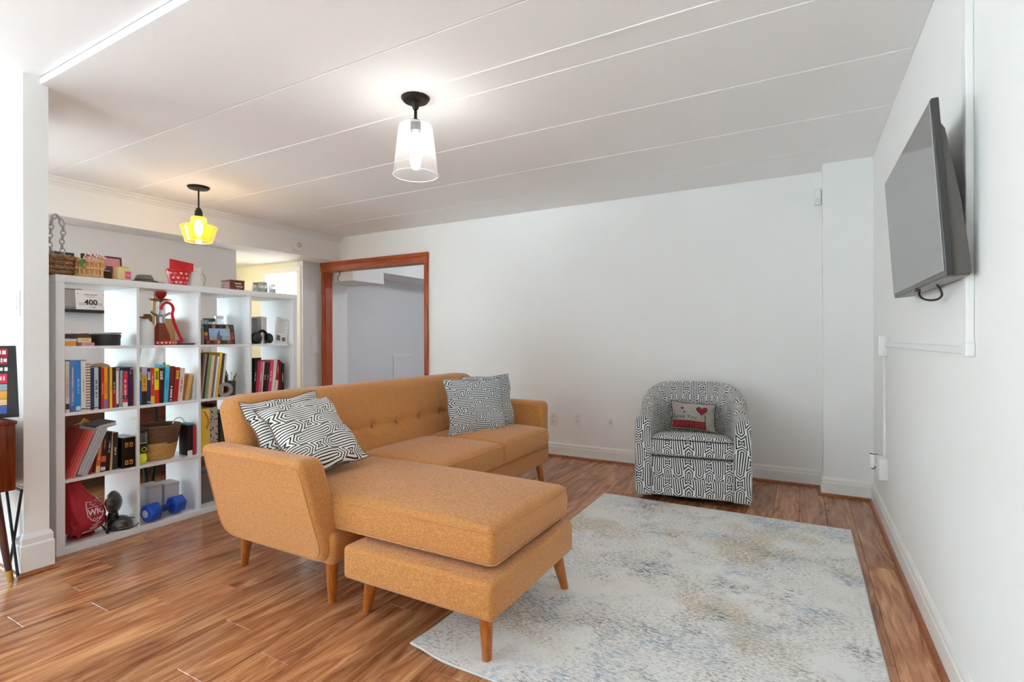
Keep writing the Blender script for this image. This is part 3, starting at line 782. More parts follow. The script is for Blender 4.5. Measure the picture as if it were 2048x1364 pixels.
# ================================================================ barrel armchair
MAZE_C = maze_mat('maze_print_chair', .27, .13, 70, PI / 2, (46, 46, 48), (234, 233, 229), .44, .31, .055)
ch = thing('swivel_armchair', 'barrel backed swivel armchair in black and white maze print', 'armchair', (-.705, 3.985, 0), (0, 0, math.radians(8.5)))
WX_, D_ = .368, .36
path = []
NB = 40
for k in range(11): path.append((-WX_, -D_ + (D_ - .02) * k / 10))
for k in range(1, NB):
    a = PI - PI * k / NB; cx_, sn = math.cos(a), math.sin(a)
    path.append((WX_ * math.copysign(abs(cx_) ** .82, cx_), -.02 + .38 * abs(sn) ** .82))
for k in range(11): path.append((WX_, -.02 - (D_ - .02) * k / 10))
Pn = [Vector(p) for p in path]; arc = [0]
for a, b in zip(Pn, Pn[1:]): arc.append(arc[-1] + (b - a).length)
Ltot = arc[-1]
def chair_shell():
    th = .098; secs = []; NV = 22
    for i, p in enumerate(Pn):
        tg = (Pn[min(i + 1, len(Pn) - 1)] - Pn[max(i - 1, 0)]).normalized()
        inn = Vector((tg.y, -tg.x))     # inward normal for a path going left-front -> back -> right-front
        s = arc[i] / Ltot; c = 1 - abs(2 * s - 1)
        hh = .588 + .192 * smoothstep(.12, .78, c)
        lean = .02 * smoothstep(.2, .9, c)
        prof = [(.012, .045), (0, .07), (-.002, .30), (0 - lean * .5, hh - .06)]
        for q in range(9):
            a = PI - PI * q / 8
            prof.append((th / 2 + (th / 2) * math.cos(a) - lean, hh - .05 + .05 * math.sin(a)))
        prof += [(th, hh - .10), (th + .004, .47), (th + .006, .30)]
        row = []
        vv = 0; last = None
        for (o, z) in prof:
            q = p + inn * o
            if last: vv += math.hypot(o - last[0], z - last[1])
            last = (o, z); row.append(((q.x, q.y, z), vv))
        secs.append(row)
    mb = MB(); nv = len(secs[0])
    vs = [r[0] for row in secs for r in row]; fs = []; uvs = []
    for i in range(len(secs) - 1):
        for j in range(nv - 1):
            fs.append((i * nv + j, i * nv + j + 1, (i + 1) * nv + j + 1, (i + 1) * nv + j)); uvs.append([(arc[i], secs[i][j][1]), (arc[i], secs[i][j + 1][1]), (arc[i + 1], secs[i + 1][j + 1][1]), (arc[i + 1], secs[i + 1][j][1])])
    mb.add(vs, fs, uvs)
    return mb, secs
mb, secs = chair_shell()
shell = obj('backrest', mb, MAZE_C, ch, True, 80, local=True)
for row, sx_ in ((secs[0], 1), (secs[-1], -1)):
    pts = [r[0] for r in row]; pts = pts + [(pts[-1][0], pts[-1][1], .045)]
    bm = bmesh.new(); V = [bm.verts.new((p[0], p[1], p[2])) for p in pts]; f = bm.faces.new(V)
    if f.normal.y > 0: f.normal_flip()
    bmesh.ops.bevel(bm, geom=bm.edges[:], offset=.001, segments=1, affect='EDGES') if False else None
    q = MB().from_bm(bm); q.uv = [[(q.v[i][0], q.v[i][2]) for i in fc] for fc in q.f]
    a_ = obj('arm_front', q, MAZE_C, ch, False, local=True)
    obj('piping', MB().tube([(p[0], p[1] - .001, p[2]) for p in pts], .004, 6, True), M((170, 169, 166), .9), a_, True, local=True)
hx = WX_ - .102
obj('front_rail', MB().rbox((0, -.20, .239), (hx, .156, .070), .012, (8, 4, 3), 3), MAZE_C, ch, True, 80, local=True)
obj('front_skirt', MB().rbox((0, -.20, .108), (hx, .158, .061), .010, (8, 4, 3), 3), MAZE_C, ch, True, 80, local=True)
def cc(x, y, z):
    k = max(0, 1 - (x / .275) ** 2) ** .5 * max(0, 1 - (y / .3) ** 2) ** .5
    return (x, y, z + (.022 * k - .13 * (y + .3) * (.4 + .6 * smoothstep(-.05, .05, z)) if True else 0))
sc_o = obj('seat_cushion', MB().rbox((0, -.075, .378), (.274, .30, .078), .05, (12, 12, 3), 5, cc), MAZE_C, ch, True, 80, local=True)
for zz, sl in ((.434, .125), (.322, .055)):
    p = round_poly([(-.272, -.374), (.272, -.374), (.272, .22), (-.272, .22)], .05, 5)
    obj('piping', MB().tube([(x, y, zz - sl * (y + .375)) for x, y in p], .004, 6, True), M((60, 60, 62), .9), sc_o, True, local=True)
obj('swivel_base', MB().lathe([(.27, 0), (.275, .012), (.26, .03), (.25, .05)], 32), M((22, 22, 24), .5), ch, True, local=True)

# small keepsake pillow on the armchair
ca, sa = math.cos(math.radians(8.5)), math.sin(math.radians(8.5))
pc = Vector((-.705, 3.985, 0)) + Vector((ca * .005 - sa * .10, sa * .005 + ca * .07, .535))
t, PP = throw_pillow('small grey pillow reading Love You with a red heart on the armchair', tuple(pc), (ca, sa, -.06), (-.05, .30, .95), .325, .215, .045,
                     M((158, 152, 142), .9, noise=.1, nscale=60), M((40, 38, 38), .8), seed=12, name='keepsake_pillow')
def on_pillow(x, y, lift):      # x,y in -1..1 on the front of the pillow
    p = PP(max(-1, min(1, x)), max(-1, min(1, y)), 1); q = PP(x, y, 1)
    nrm = Vector((ca, sa, -.06)).normalized().cross(Vector((-.05, .30, .95)).normalized())
    return p + nrm * lift
def heart_mb(cx, cy, s, lift, sq=1.5):
    rings = 6; n = 36; vs = [on_pillow(cx, cy, lift)]; fs = []
    for r in range(1, rings + 1):
        for k in range(n):
            a = 2 * PI * k / n
            hx_ = 16 * math.sin(a) ** 3 / 17; hy_ = (13 * math.cos(a) - 5 * math.cos(2 * a) - 2 * math.cos(3 * a) - math.cos(4 * a)) / 17
            vs.append(on_pillow(cx + s * hx_ * r / rings, cy + s * sq * hy_ * r / rings, lift))
    for k in range(n): fs.append((0, 1 + k, 1 + (k + 1) % n))
    for r in range(rings - 1):
        for k in range(n):
            a = 1 + r * n + k; b = 1 + r * n + (k + 1) % n; fs.append((a, a + n, b + n, b))
    return MB().add(vs, fs)
obj('heart_outline', heart_mb(.40, .42, .275, .003), M((48, 26, 26), .9), t, True, local=True)
obj('heart', heart_mb(.40, .42, .25, .0045), M((126, 30, 30), .9, noise=.5, nscale=120), t, True, local=True)
obj('small_heart', heart_mb(-.50, .50, .085, .003), M((150, 40, 40), .9), t, True, local=True)
obj('small_heart', heart_mb(-.42, .22, .055, .003), M((50, 44, 44), .9), t, True, local=True)
obj('red_band', MB().grid(lambda a, b: on_pillow(-.96 + 1.50 * a, -.93 + .55 * b, .003), 24, 10), M((128, 38, 36), .9, noise=.6, nscale=110), t, True, local=True)
obj('stripe_band', MB().grid(lambda a, b: on_pillow(.54 + .04 * a, -.9 + 1.0 * b, .003), 3, 12), M((60, 56, 52), .9), t, True, local=True)
tm = text_mb('Love You', .30, Matrix.Identity(4), .25, 0)
mb = MB(); mb.add([on_pillow(-.40 + v[0] * .95, -.12 + v[1] * 1.3, .004) for v in tm.v], tm.f)
obj('lettering', mb, M((58, 52, 48), .9), t, False, local=True)

# ================================================================ television and cable covers
def television():
    ang = math.atan2(.033, .506)
    t = thing('television', 'wall mounted flat television tilted down on the right wall', 'television', (.336, 2.32, 1.55), (0, -ang, 0))
    BLK = M((54, 51, 48), .3); BLK2 = M((92, 88, 83), .45)
    hw, hh = .462, .2535
    fr = MB().bbox(-.001, .018, -hw, hw, -hh, hh, .004, 2)
    obj('frame', fr, BLK, t, True, 40, local=True, wn=True)
    m, nt, b = new_mat('glossy_screen')
    b.inputs['Base Color'].default_value = lin((84, 83, 82)); b.inputs['Roughness'].default_value = .12
    b.inputs['IOR'].default_value = 3.4; b.inputs['Specular IOR Level'].default_value = .8
    obj('screen', MB().box(-.0035, -.001, -hw + .009, hw - .009, -hh + .016, hh - .009), m, t, False, local=True)
    # rear housing: shallow at the top, deep at the bottom
    prof = [(.018, hh - .06), (.030, hh - .085), (.052, hh - .30), (.060, -hh + .05), (.060, -hh + .004), (.018, -hh + .004)]
    obj('rear_housing', MB().prism(prof, 'y', -hw + .02, hw - .02, .004), BLK2, t, True, 30, local=True)
    obj('bottom_grille', MB().box(.004, .058, -hw + .03, hw - .03, -hh - .0015, -hh + .003), M((120, 116, 110), .4, noise=.3, nscale=60), t, False, local=True)
    obj('logo_bar', MB().bbox(-.004, .012, -.03, .03, -hh - .010, -hh + .002, .003, 2), M((70, 60, 54), .3), t, True, local=True)
    mt = obj('wall_bracket', MB().box(.058, .09, -.12, -.08, -.14, .14), M((26, 26, 26), .5, .5), t, False, local=True)
    obj('bolt', MB().lathe([(.008, 0), (.008, .01), (0, .012)], 10, (.075, -.125, .12), (0, -1, .6)), M((150, 150, 150), .3, 1), mt, local=True)
    cb = [(.03, -.18 + .20 * k / 14, -hh - .002 - .045 * math.sin(PI * k / 14)) for k in range(15)]
    obj('cable', MB().tube([(x + .02 * math.sin(i * .4), y, z) for i, (x, y, z) in enumerate(cb)], .0035, 6), M((30, 30, 30), .5), t, True, local=True)
television()
def race(name, label, parts):
    t = thing(name, label, 'cable cover', (XR, parts[0][0], parts[0][2]))
    for i, (y0, y1, z0, z1, d) in enumerate(parts):
        obj('channel' if i == 0 or len(parts) < 2 else 'end_cap', MB().bbox(XR - d, XR, y0, y1, z0, z1, .004, 2), TRIMW, t, True, wn=True)
    return t
race('cable_cover', 'tall white cable cover rising beside the television', [(1.925, 1.965, 1.10, H, .02), (1.92, 1.97, 1.07, 1.11, .022)])
race('cable_cover', 'long level white cable cover below the television', [(1.97, 3.63, 1.075, 1.10, .016)])
race('cable_cover', 'slim upright white cable cover near the corner pillar', [(3.715, 3.735, .42, 1.02, .014)])
t = thing('junction_box', 'white wall junction box at the end of the level cable cover', 'junction box', (XR, 3.67, 1.02))
obj('body', MB().bbox(XR - .045, XR, 3.63, 3.74, 1.02, 1.135, .005, 2), TRIMW, t)
obj('key_knob', MB().lathe([(.006, 0), (.006, .02), (0, .022)], 10, (XR - .02, 3.74, 1.08), (0, 1, 0)), TRIMW, t)
t = thing('junction_box', 'white wall socket box low near the corner pillar', 'junction box', (XR, 3.67, .30))
obj('body', MB().bbox(XR - .045, XR, 3.63, 3.74, .305, .425, .005, 2), TRIMW, t)
t = thing('spotlight', 'tiny white spotlight plugged into the low wall box', 'spotlight', (.37, 3.79, .34))
obj('stem', MB().tube([(XR - .03, 3.742, .365), (XR - .045, 3.775, .365)], .008, 8), TRIMW, t)
bd = obj('barrel', MB().lathe([(.019, 0), (.019, .085), (.017, .088), (0, .088)], 20, (.375, 3.80, .34), (0, 0, 1)), TRIMW, t)
obj('cap_ring', MB().lathe([(.0195, .082), (.0195, .087)], 20, (.375, 3.80, .34), None), M((60, 60, 60), .4), bd)
obj('lens', MB().lathe([(.015, 0), (.012, .004), (0, .006)], 16, (.372, 3.79, .345), (-.5, -.8, -.1)), M((150, 150, 150), .25, 1), bd)

# ================================================================ pendants
def pendant(x, y, label, name, shade_prof, shade_mat, canopy_r, stem_top, stem_bot, sockets, bulb_z, bulb_r, bulb_col, bulb_e, stem_r):
    t = thing(name, label, 'pendant lamp', (x, y, H))
    DK = M((40, 34, 26), .4, .6)
    obj('canopy', MB().lathe([(canopy_r, H), (canopy_r, H - .006), (canopy_r * .86, H - .018), (canopy_r * .3, H - .024), (0, H - .024)], 40, (x, y, 0)), DK, t)
    obj('stem', MB().tube([(x, y, stem_top), (x, y, stem_bot)], stem_r, 12), DK, t)
    for p in sockets: obj('socket', MB().lathe(p, 24, (x, y, 0)), DK, t)
    sh = obj('shade', MB().lathe(shade_prof, 48, (x, y, 0), cap=False), shade_mat, t, True, 60)
    rb, zb = shade_prof[-1]
    obj('rim', MB().tube([(x + rb * math.cos(a * PI / 24), y + rb * math.sin(a * PI / 24), zb) for a in range(48)], .0022, 6, True), glass_mat((250, 250, 250), .6, 'glass_rim') if bulb_col[2] > 200 else shade_mat, sh)
    m, nt, b = new_mat('lit_bulb'); nt.nodes.remove(b)
    e = nt.nodes.new('ShaderNodeEmission'); e.inputs[0].default_value = lin(bulb_col); e.inputs[1].default_value = bulb_e
    nt.links.new(e.outputs[0], nt.nodes['Material Output'].inputs[0])
    z0, z1 = bulb_z
    obj('bulb', MB().lathe([(0, z0)] + [(bulb_r * math.sin(PI * k / 10) ** .7, z0 + (z1 - z0) * (.5 - .5 * math.cos(PI * k / 10))) for k in range(1, 10)] + [(0, z1)], 20, (x, y, 0)), m, t)
LX, LY = -1.743, 2.094
pendant(LX, LY, 'dark metal pendant with a clear tapered glass shade over the sofa', 'pendant_lamp',
        [(.030, 2.236), (.07, 2.234), (.082, 2.228), (.087, 2.215), (.100, 2.10), (.115, 1.972)], glass_mat((250, 250, 250), .06, 'seeded_glass', .05, (244, 244, 244), .4),
        .073, H, 2.23, [[(.02, H - .02), (.017, H - .05), (.012, H - .06), (0, H - .06)], [(0, 2.262), (.02, 2.258), (.026, 2.245), (.026, 2.20), (0, 2.20)]],
        (2.04, 2.195), .03, (255, 252, 246), 24, .008)
pendant(-4.306, 2.441, 'dark metal pendant with a squat amber glass shade behind the bookcase', 'pendant_lamp',
        [(.052, 2.125), (.056, 2.118), (.058, 2.075), (.075, 2.062), (.128, 2.052), (.136, 2.042), (.13, 2.025), (.098, 1.922)], glass_mat((255, 222, 140), .36, 'amber_glass', .05, (238, 168, 58), .6),
        .082, H, 2.17, [[(0, 2.205), (.014, 2.2), (.028, 2.17), (.030, 2.126), (0, 2.126)]],
        (1.97, 2.10), .03, (255, 240, 205), 32, .006)

# ================================================================ bookcase
CZ = [1.091, .740, .389, .038]                 # tops of the boards the four rows stand on
CYo = [.038, .389, .740, 1.091]                # left side of the four columns
bk = thing('bookcase', 'white open cube bookcase of sixteen cells standing as a room divider', 'bookcase', (SX, SY, 0))
XB = SX - .39
obj('side_panel', MB().bbox(XB, SX, SY, SY + .038, 0, 1.426, .002, 1), SHELFW, bk)
obj('side_panel', MB().bbox(XB, SX, SY + 1.426, SY + 1.464, 0, 1.426, .002, 1), SHELFW, bk)
obj('top_panel', MB().bbox(XB, SX, SY, SY + 1.464, 1.426, 1.464, .002, 1), SHELFW, bk)
obj('bottom_panel', MB().bbox(XB, SX, SY + .038, SY + 1.426, 0, .038, .002, 1), SHELFW, bk)
for k in range(3):
    obj('divider', MB().bbox(XB + .002, SX - .002, SY + .373 + .351 * k, SY + .389 + .351 * k, .038, 1.426, .0015, 1), SHELFW, bk)
for c in range(4):
    for r in range(3):
        obj('shelf_board', MB().bbox(XB + .002, SX - .002, SY + CYo[c], SY + CYo[c] + .335, CZ[r] - .016, CZ[r], .0015, 1), SHELFW, bk)

PAPER = M((232, 226, 212), .9, noise=.06, nscale=150)
FRONT_X, UP = (0, 1, 0), (0, 0, 1)
def marks_mb(length, height, m4, seed=1):
    """print too small to read: a run of short strokes."""
    rnd = random.Random(seed); mb = MB(); x = -length / 2
    while x < length / 2:
        w = height * rnd.uniform(.35, .75)
        if rnd.random() > .14:
            q = height * rnd.uniform(.7, 1)
            mb.merge(MB().box(x, x + w * .75, -q / 2, q / 2, -.0002, .0003), m4)
        x += w + height * .08
    return mb
def book(o0, o1, z0, h, col, label, depth=.15, lean=0, rec=.03, text=None, tcol=(240, 240, 236), tsize=None, tz=.5, bands=(), group='books in the bookcase', name='book', gloss=.45, ends=None, bold=.0):
    w = o1 - o0
    if lean > 0: loc = (SX - rec, SY + o1, z0); a, b = -w, 0
    else: loc = (SX - rec, SY + o0, z0); a, b = 0, w
    t = thing(name, label, 'book', loc, (math.radians(-lean), 0, 0), group)
    th = min(.0025, w * .16)
    prof = [(0, a), (0, b), (-depth, b), (-depth, b - th), (-th, b - th), (-th, a + th), (-depth, a + th), (-depth, a)]
    obj('cover', MB().prism(prof, 'z', 0, h), M(col, gloss), t, False, local=True)
    obj('page_block', MB().box(-depth + .003, -th, a + th, b - th, .002, h - .002), PAPER, t, False, local=True)
    for (f0, f1, c) in bands:
        obj('spine_band', MB().box(-.001, .0006, a + .0004, b - .0004, h * f0, h * f1), M(c, gloss), t, False, local=True)
    if text:
        s = tsize or w * .8
        m4 = frame4((.0012, (a + b) / 2, h * tz), (0, 0, -1), (0, 1, 0))
        mb = text_mb(text, s, m4, 0, .0002, bold) if text == 'ZANE' else marks_mb(len(text) * s * .62, s * .62, m4, len(text))
        obj('lettering', mb, M(tcol, .5), t, False, local=True)
    return t

# ---- row 2, first column: the longest row of books (from the partition wall towards the window of the hallway)
Z = CZ[1]
R2 = [(.039, .049, .205, (26, 20, 26), 'black paperback with a red foot against the bookcase side', dict(bands=[(0, .25, (176, 34, 34))])),
 (.051, .067, .270, (226, 212, 190), 'tall cream manual with a dark label at its foot', dict(bands=[(.06, .17, (60, 46, 40))], text='CLASSICS OF THE TRADE', tcol=(150, 120, 92), tsize=.008)),
 (.068, .094, .275, (92, 132, 196), 'thick mid blue textbook beside the cream manual', dict(bands=[(0, .12, (74, 104, 168))], text='PRINCIPLES OF NATURAL SCIENCE', tcol=(220, 214, 226), tsize=.011)),
 (.095, .117, .273, (50, 140, 218), 'glossy bright blue textbook with a white foot', dict(gloss=.2, bands=[(.02, .10, (206, 222, 236))], text='MANAGEMENT', tcol=(190, 220, 244), tsize=.012)),
 (.118, .139, .269, (236, 230, 222), 'tall white textbook with small grey title', dict(text='DESIGN NOTES', tcol=(140, 132, 128), tsize=.009, bands=[(.03, .05, (40, 40, 44))])),
 (.140, .160, .275, (234, 226, 212), 'white binder striped with brown rings', dict(bands=[(.02 + .055 * k, .043 + .055 * k, (118, 88, 66)) for k in range(17)])),
 (.161, .177, .230, (44, 42, 84), 'navy hardback between the striped binder and the pale grey book', {}),
 (.178, .197, .232, (188, 204, 218), 'pale grey book with black spine title and a dot', dict(text='TECHNOLOGY', tcol=(24, 24, 28), tsize=.015, bold=.0006, bands=[(.04, .06, (20, 20, 24))])),
 (.198, .208, .234, (18, 22, 20), 'thin black paperback next to the red book', {}),
 (.209, .223, .228, (206, 36, 30), 'plain red paperback in the long row', dict(text='THE COMPANY WAY', tcol=(250, 200, 180), tsize=.007)),
 (.224, .240, .232, (240, 164, 30), 'orange paperback with a violet foot', dict(bands=[(0, .24, (140, 120, 180))], text='GREAT STORIES', tcol=(190, 90, 20), tsize=.008)),
 (.241, .250, .230, (150, 84, 36), 'thin brown paperback between orange and yellow books', {}),
 (.251, .262, .227, (244, 220, 60), 'thin yellow paperback in the long row', dict(text='LESSONS', tcol=(120, 110, 30), tsize=.006)),
 (.263, .281, .227, (170, 30, 42), 'crimson paperback with a black top half', dict(bands=[(.45, 1, (50, 26, 28))], text='NIGHT ROAD', tcol=(240, 230, 230), tsize=.010)),
 (.282, .294, .208, (238, 236, 238), 'thin white paperback with a purple foot', dict(bands=[(0, .10, (70, 40, 120))])),
 (.296, .312, .208, (166, 170, 166), 'bent grey softcover leaning in the long row', dict(lean=2)),
 (.314, .339, .204, (214, 44, 84), 'pink and red paperback with a white foot label', dict(bands=[(.0, .12, (238, 236, 232)), (.22, .32, (60, 14, 20))], text='SUMMER LOVE', tcol=(250, 220, 224), tsize=.015)),
 (.341, .365, .207, (64, 26, 60), 'dark plum hardback at the end of the long row', dict(text='XX', tcol=(220, 210, 220), tsize=.010, tz=.94))]
for o0, o1, h, c, lb, kw in R2: book(o0, o1, Z, h, c, lb, **kw)
t = thing('book', 'navy hardback lying flat on top of the pink and plum books', 'book', (SX - .03, SY + .30, Z + .209), (0, 0, 0), 'books in the bookcase')
obj('cover', MB().prism([(0, 0), (0, .016), (-.13, .016), (-.13, .014), (-.002, .014), (-.002, .002), (-.13, .002), (-.13, 0)], 'y', 0, .064), M((24, 22, 66), .45), t, False, local=True)
obj('page_block', MB().box(-.128, -.002, .001, .063, .002, .014), PAPER, t, False, local=True)
obj('spine_mark', MB().box(0, .0006, .054, .061, .004, .012), M((220, 220, 226), .5), t, False, local=True)
# soft things stowed behind the books
def lump(name, label, cat, c, h, r, mat, amp=.012, seed=1, group=None):
    rnd = random.Random(seed); ph = [rnd.uniform(0, 9) for _ in range(6)]
    def d(x, y, z):
        k = amp * (math.sin(x * 60 + ph[0] + z * 30) * .5 + math.sin(y * 45 + ph[1] - z * 38) * .6 + math.sin((x + y) * 80 + ph[2]) * .3)
        n = Vector((x / h[0], y / h[1], max(z, -h[2] * .9) / h[2]))
        f = 1 if z > -h[2] * .95 else 0
        s = 1 - .18 * max(0, z / h[2])
        return (x * s + n.x * k, y * s + n.y * k, z + f * n.z * k)
    o = obj(name, MB().rbox((0, 0, h[2]), h, r, (8, 10, 8), 4, d), mat, None, True, 80)
    o.location = c
    return tag(o, label, cat, group)
lump('folded_cap', 'dark brown cloth cap lying behind the tall books', 'cap', (SX - .29, SY + .20, Z), (.07, .075, .125), .05, M((84, 72, 62), .9), .010, 4)
lump('cloth_pouch', 'tan fringed cloth pouch behind the red paperbacks', 'pouch', (SX - .27, SY + .295, Z), (.05, .05, .122), .03, M((190, 164, 136), .9, noise=.15, nscale=90), .006, 9)

# ---- row 2, second column: bright paperbacks
R22 = [(.391, .411, .212, (28, 108, 168), 'blue paperback with a yellow title beside the divider', dict(text='ZANE', tcol=(226, 230, 120), tz=.80, tsize=.019, bold=.0006)),
 (.412, .440, .221, (232, 176, 60), 'paperback with lavender head, amber middle and black foot', dict(bands=[(0, .36, (40, 34, 34)), (.80, 1, (196, 190, 222))], text='HOT BLOOD', tcol=(150, 70, 20), tz=.6, tsize=.012)),
 (.441, .459, .211, (22, 58, 112), 'navy paperback with a white title', dict(text='ZANE', tcol=(250, 250, 250), tz=.80, tsize=.019, bold=.0008, bands=[(.04, .08, (190, 200, 220))])),
 (.460, .480, .212, (218, 54, 32), 'red paperback with a yellow patch at its foot', dict(bands=[(.01, .22, (238, 214, 40))], text='THE HEAT', tcol=(250, 210, 190), tz=.7, tsize=.012)),
 (.481, .505, .212, (246, 220, 30), 'paperback with yellow head and red foot', dict(bands=[(0, .38, (214, 40, 34))], text='ZANE', tcol=(50, 44, 30), tz=.80, tsize=.020, bold=.0008)),
 (.506, .531, .210, (70, 20, 26), 'dark maroon paperback with a white title', dict(text='ZANE', tcol=(246, 240, 240), tz=.80, tsize=.020, bold=.0008, bands=[(0, .08, (40, 12, 14))])),
 (.532, .556, .230, (64, 190, 226), 'tall cyan paperback with a green edge', dict(lean=3, bands=[(.92, 1, (120, 196, 110))], text='ADDICTED', tcol=(26, 110, 150), tsize=.013)),
 (.558, .585, .220, (112, 24, 32), 'maroon hardback with white script title', dict(lean=3, text='Jewels', tcol=(246, 230, 230), tz=.25, tsize=.022)),
 (.586, .612, .212, (176, 26, 32), 'red paperback with a yellow title near the envelopes', dict(lean=4, text='ZANE', tcol=(244, 226, 50), tz=.78, tsize=.021, bold=.0008)),
 (.613, .640, .205, (228, 216, 206), 'cream paperback lettered in red near the envelopes', dict(lean=5, text='MEMORIES', tcol=(170, 40, 44), tsize=.017))]
for o0, o1, h, c, lb, kw in R22: book(o0, o1, Z, h, c, lb, depth=.13, **kw)
t = thing('envelope', 'kraft brown padded envelope leaning beside the bright paperbacks', 'envelope', (SX - .04, SY + .655, Z), (math.radians(-10), 0, math.radians(-6)))
obj('body', MB().rbox((-.11, .018, .082), (.11, .014, .082), .006, (6, 2, 6), 3), M((208, 158, 94), .8, noise=.05, nscale=30), t, True, 50, local=True)
obj('flap', MB().prism([(-.22, .15), (0, .15), (-.02, .168), (-.20, .168)], 'y', .010, .013), M((186, 134, 74), .8), t, False, local=True)
def papers(label, o0, z0, h, n, lean, cols, rec=.05, depth=.22, gap=.003, name='paper_sheet', group=None, cat='paper'):
    t = thing(name, label, cat, (SX - rec, SY + o0, z0), (math.radians(-lean), 0, 0), group)
    for k in range(n):
        y = -k * gap
        obj('sheet', MB().box(-depth, -.004 * (k % 3), y, y + .0016, 0, h - .004 * ((k * 7) % 5)), M(cols[k % len(cols)], .7), t, False, local=True)
    return t
papers('white loose papers standing beside the kraft envelope', .724, Z, .145, 6, 3, [(226, 228, 230), (200, 204, 208), (240, 240, 240)], .02)
# ---- row 2, third column: tall magazines and folders leaning together
R23 = [(.742, .752, .298, (110, 86, 74), 'brown edged magazine leaning on the divider'), (.753, .764, .292, (172, 140, 120), 'tan magazine leaning on the divider'),
 (.765, .776, .297, (54, 46, 48), 'dark covered magazine with white edge'), (.777, .795, .288, (136, 160, 112), 'sage green folder among the tall magazines'),
 (.797, .819, .280, (228, 208, 166), 'cream folder among the tall magazines'), (.821, .833, .274, (120, 110, 128), 'mauve grey magazine among the folders'),
 (.835, .848, .272, (236, 236, 238), 'white magazine with dark stripe'), (.850, .866, .298, (240, 194, 50), 'bright yellow folder among the tall magazines'),
 (.868, .884, .292, (72, 58, 54), 'dark brown folder among the tall magazines'), (.886, .900, .290, (232, 224, 208), 'ivory magazine at the end of the leaning row')]
for o0, o1, h, c, lb in R23: book(o0, o1, Z, h, c, lb, depth=.21, lean=6.5, rec=.03, name='magazine', group='magazines in the bookcase')
t = thing('gift_wrap', 'crumpled blue and yellow wrapping paper behind the leaning magazines', 'wrapping paper', (SX - .31, SY + .86, Z))
for c, y, hz, nm in (((20, 26, 90), -.07, .27, 'navy_sheet'), ((20, 120, 180), -.01, .285, 'blue_sheet'), ((240, 186, 50), .04, .30, 'yellow_sheet')):
    def fn(a, b, y=y, hz=hz): return (SX - .31 + .02 * math.sin(9 * a + 5 * b) + .04 * b, SY + .86 + y + (a - .5) * .09, Z + hz * b + .012 * math.sin(11 * a + y * 40))
    g = MB().grid(fn, 8, 10); n0 = len(g.v); g.add([(p[0] - .002, p[1], p[2]) for p in g.v], [tuple(n0 + 0 * q + i for i in reversed(f)) for q, f in enumerate([f for f in g.f])]) if False else None
    ob = obj(nm, g, M(c, .4), t, True, 80); sm = ob.modifiers.new('thick', 'SOLIDIFY'); sm.thickness = .002
def torus_mb(R, r, c, axis, n=28, m=10, sq=1.0):
    P = []
    q = Vector((0, 0, 1)).rotation_difference(Vector(axis))
    for k in range(n):
        a = 2 * PI * k / n; P.append(Vector(c) + q @ Vector((R * math.cos(a), R * math.sin(a), 0)))
    return MB().tube(P, r, m, True)
t = thing('pen_cup', 'dark grey mesh pen cup on the second shelf', 'pen cup', (SX - .075, SY + .975, Z))
obj('cup', MB().lathe([(.036, Z), (.040, Z + .1), (.037, Z + .1), (.033, Z + .004), (0, Z + .004)], 24, (SX - .075, SY + .975, 0)), M((70, 72, 74), .5, .4, noise=.3, nscale=300), t)
PENS = [((.01, -.01), (.03, .015), (40, 150, 60), 'green pen standing in the pen cup'), ((-.01, .01), (.0, .045), (210, 120, 60), 'orange pencil with dark tip standing in the pen cup'),
        ((.012, .012), (.02, .0), (230, 232, 234), 'white marker standing in the pen cup'), ((-.012, -.014), (-.02, -.03), (60, 74, 110), 'blue pen standing in the pen cup'), ((.0, -.004), (.0, -.012), (190, 196, 200), 'silver pen standing in the pen cup')]
for i, (a, b, c, lb) in enumerate(PENS):
    p = (SX - .075 + a[0], SY + .975 + a[1], Z + .006); q = (SX - .075 + b[0], SY + .975 + b[1], Z + .125 + .012 * (i % 3))
    t2 = thing('pen', lb, 'pen', p, group='pens in the mesh cup')
    obj('barrel', MB().tube([p, q], .004, 8), M(c, .4), t2)
    dq = (Vector(q) - Vector(p)).normalized()
    obj('cap', MB().cone(Vector(q) - dq * .002, Vector(q) + dq * .012, .0045, .002, 8), M(tuple(int(v * .6) for v in c), .4), t2)
t = thing('tape_roll', 'grey roll of packing tape standing before the pen cup', 'tape', (SX - .03, SY + .914, Z))
obj('tape', MB().lathe([(.026, -.012), (.047, -.012), (.047, .012), (.026, .012), (.026, -.012)], 32, (SX - .03, SY + .914, Z + .047), (1, -.25, 0), cap=False), M((150, 146, 142), .3), t)
obj('core', MB().lathe([(.0235, -.0125), (.026, -.0125), (.026, .0125), (.0235, .0125), (.0235, -.0125)], 32, (SX - .03, SY + .914, Z + .047), (1, -.25, 0), cap=False), M((176, 84, 70), .7), t)
t = thing('headset', 'black and grey headset hung behind the tape roll', 'headset', (SX - .16, SY + .955, Z))
obj('band', MB().tube([(SX - .16, SY + .955 + .05 * math.cos(a * PI / 12), Z + .14 + .05 * math.sin(a * PI / 12)) for a in range(13)], .007, 8), M((120, 118, 130), .4), t)
for s in (-1, 1):
    obj('earcup', MB().lathe([(.02, 0), (.03, .006), (.03, .02), (.012, .024), (0, .024)], 20, (SX - .16, SY + .955 + s * .05 , Z + .11), (0, -s, 0)), M((46, 46, 50), .5), t)
obj('foot', MB().bbox(SX - .2, SX - .12, SY + .90, SY + 1.01, Z, Z + .08, .01, 2), M((70, 68, 72), .6), t)
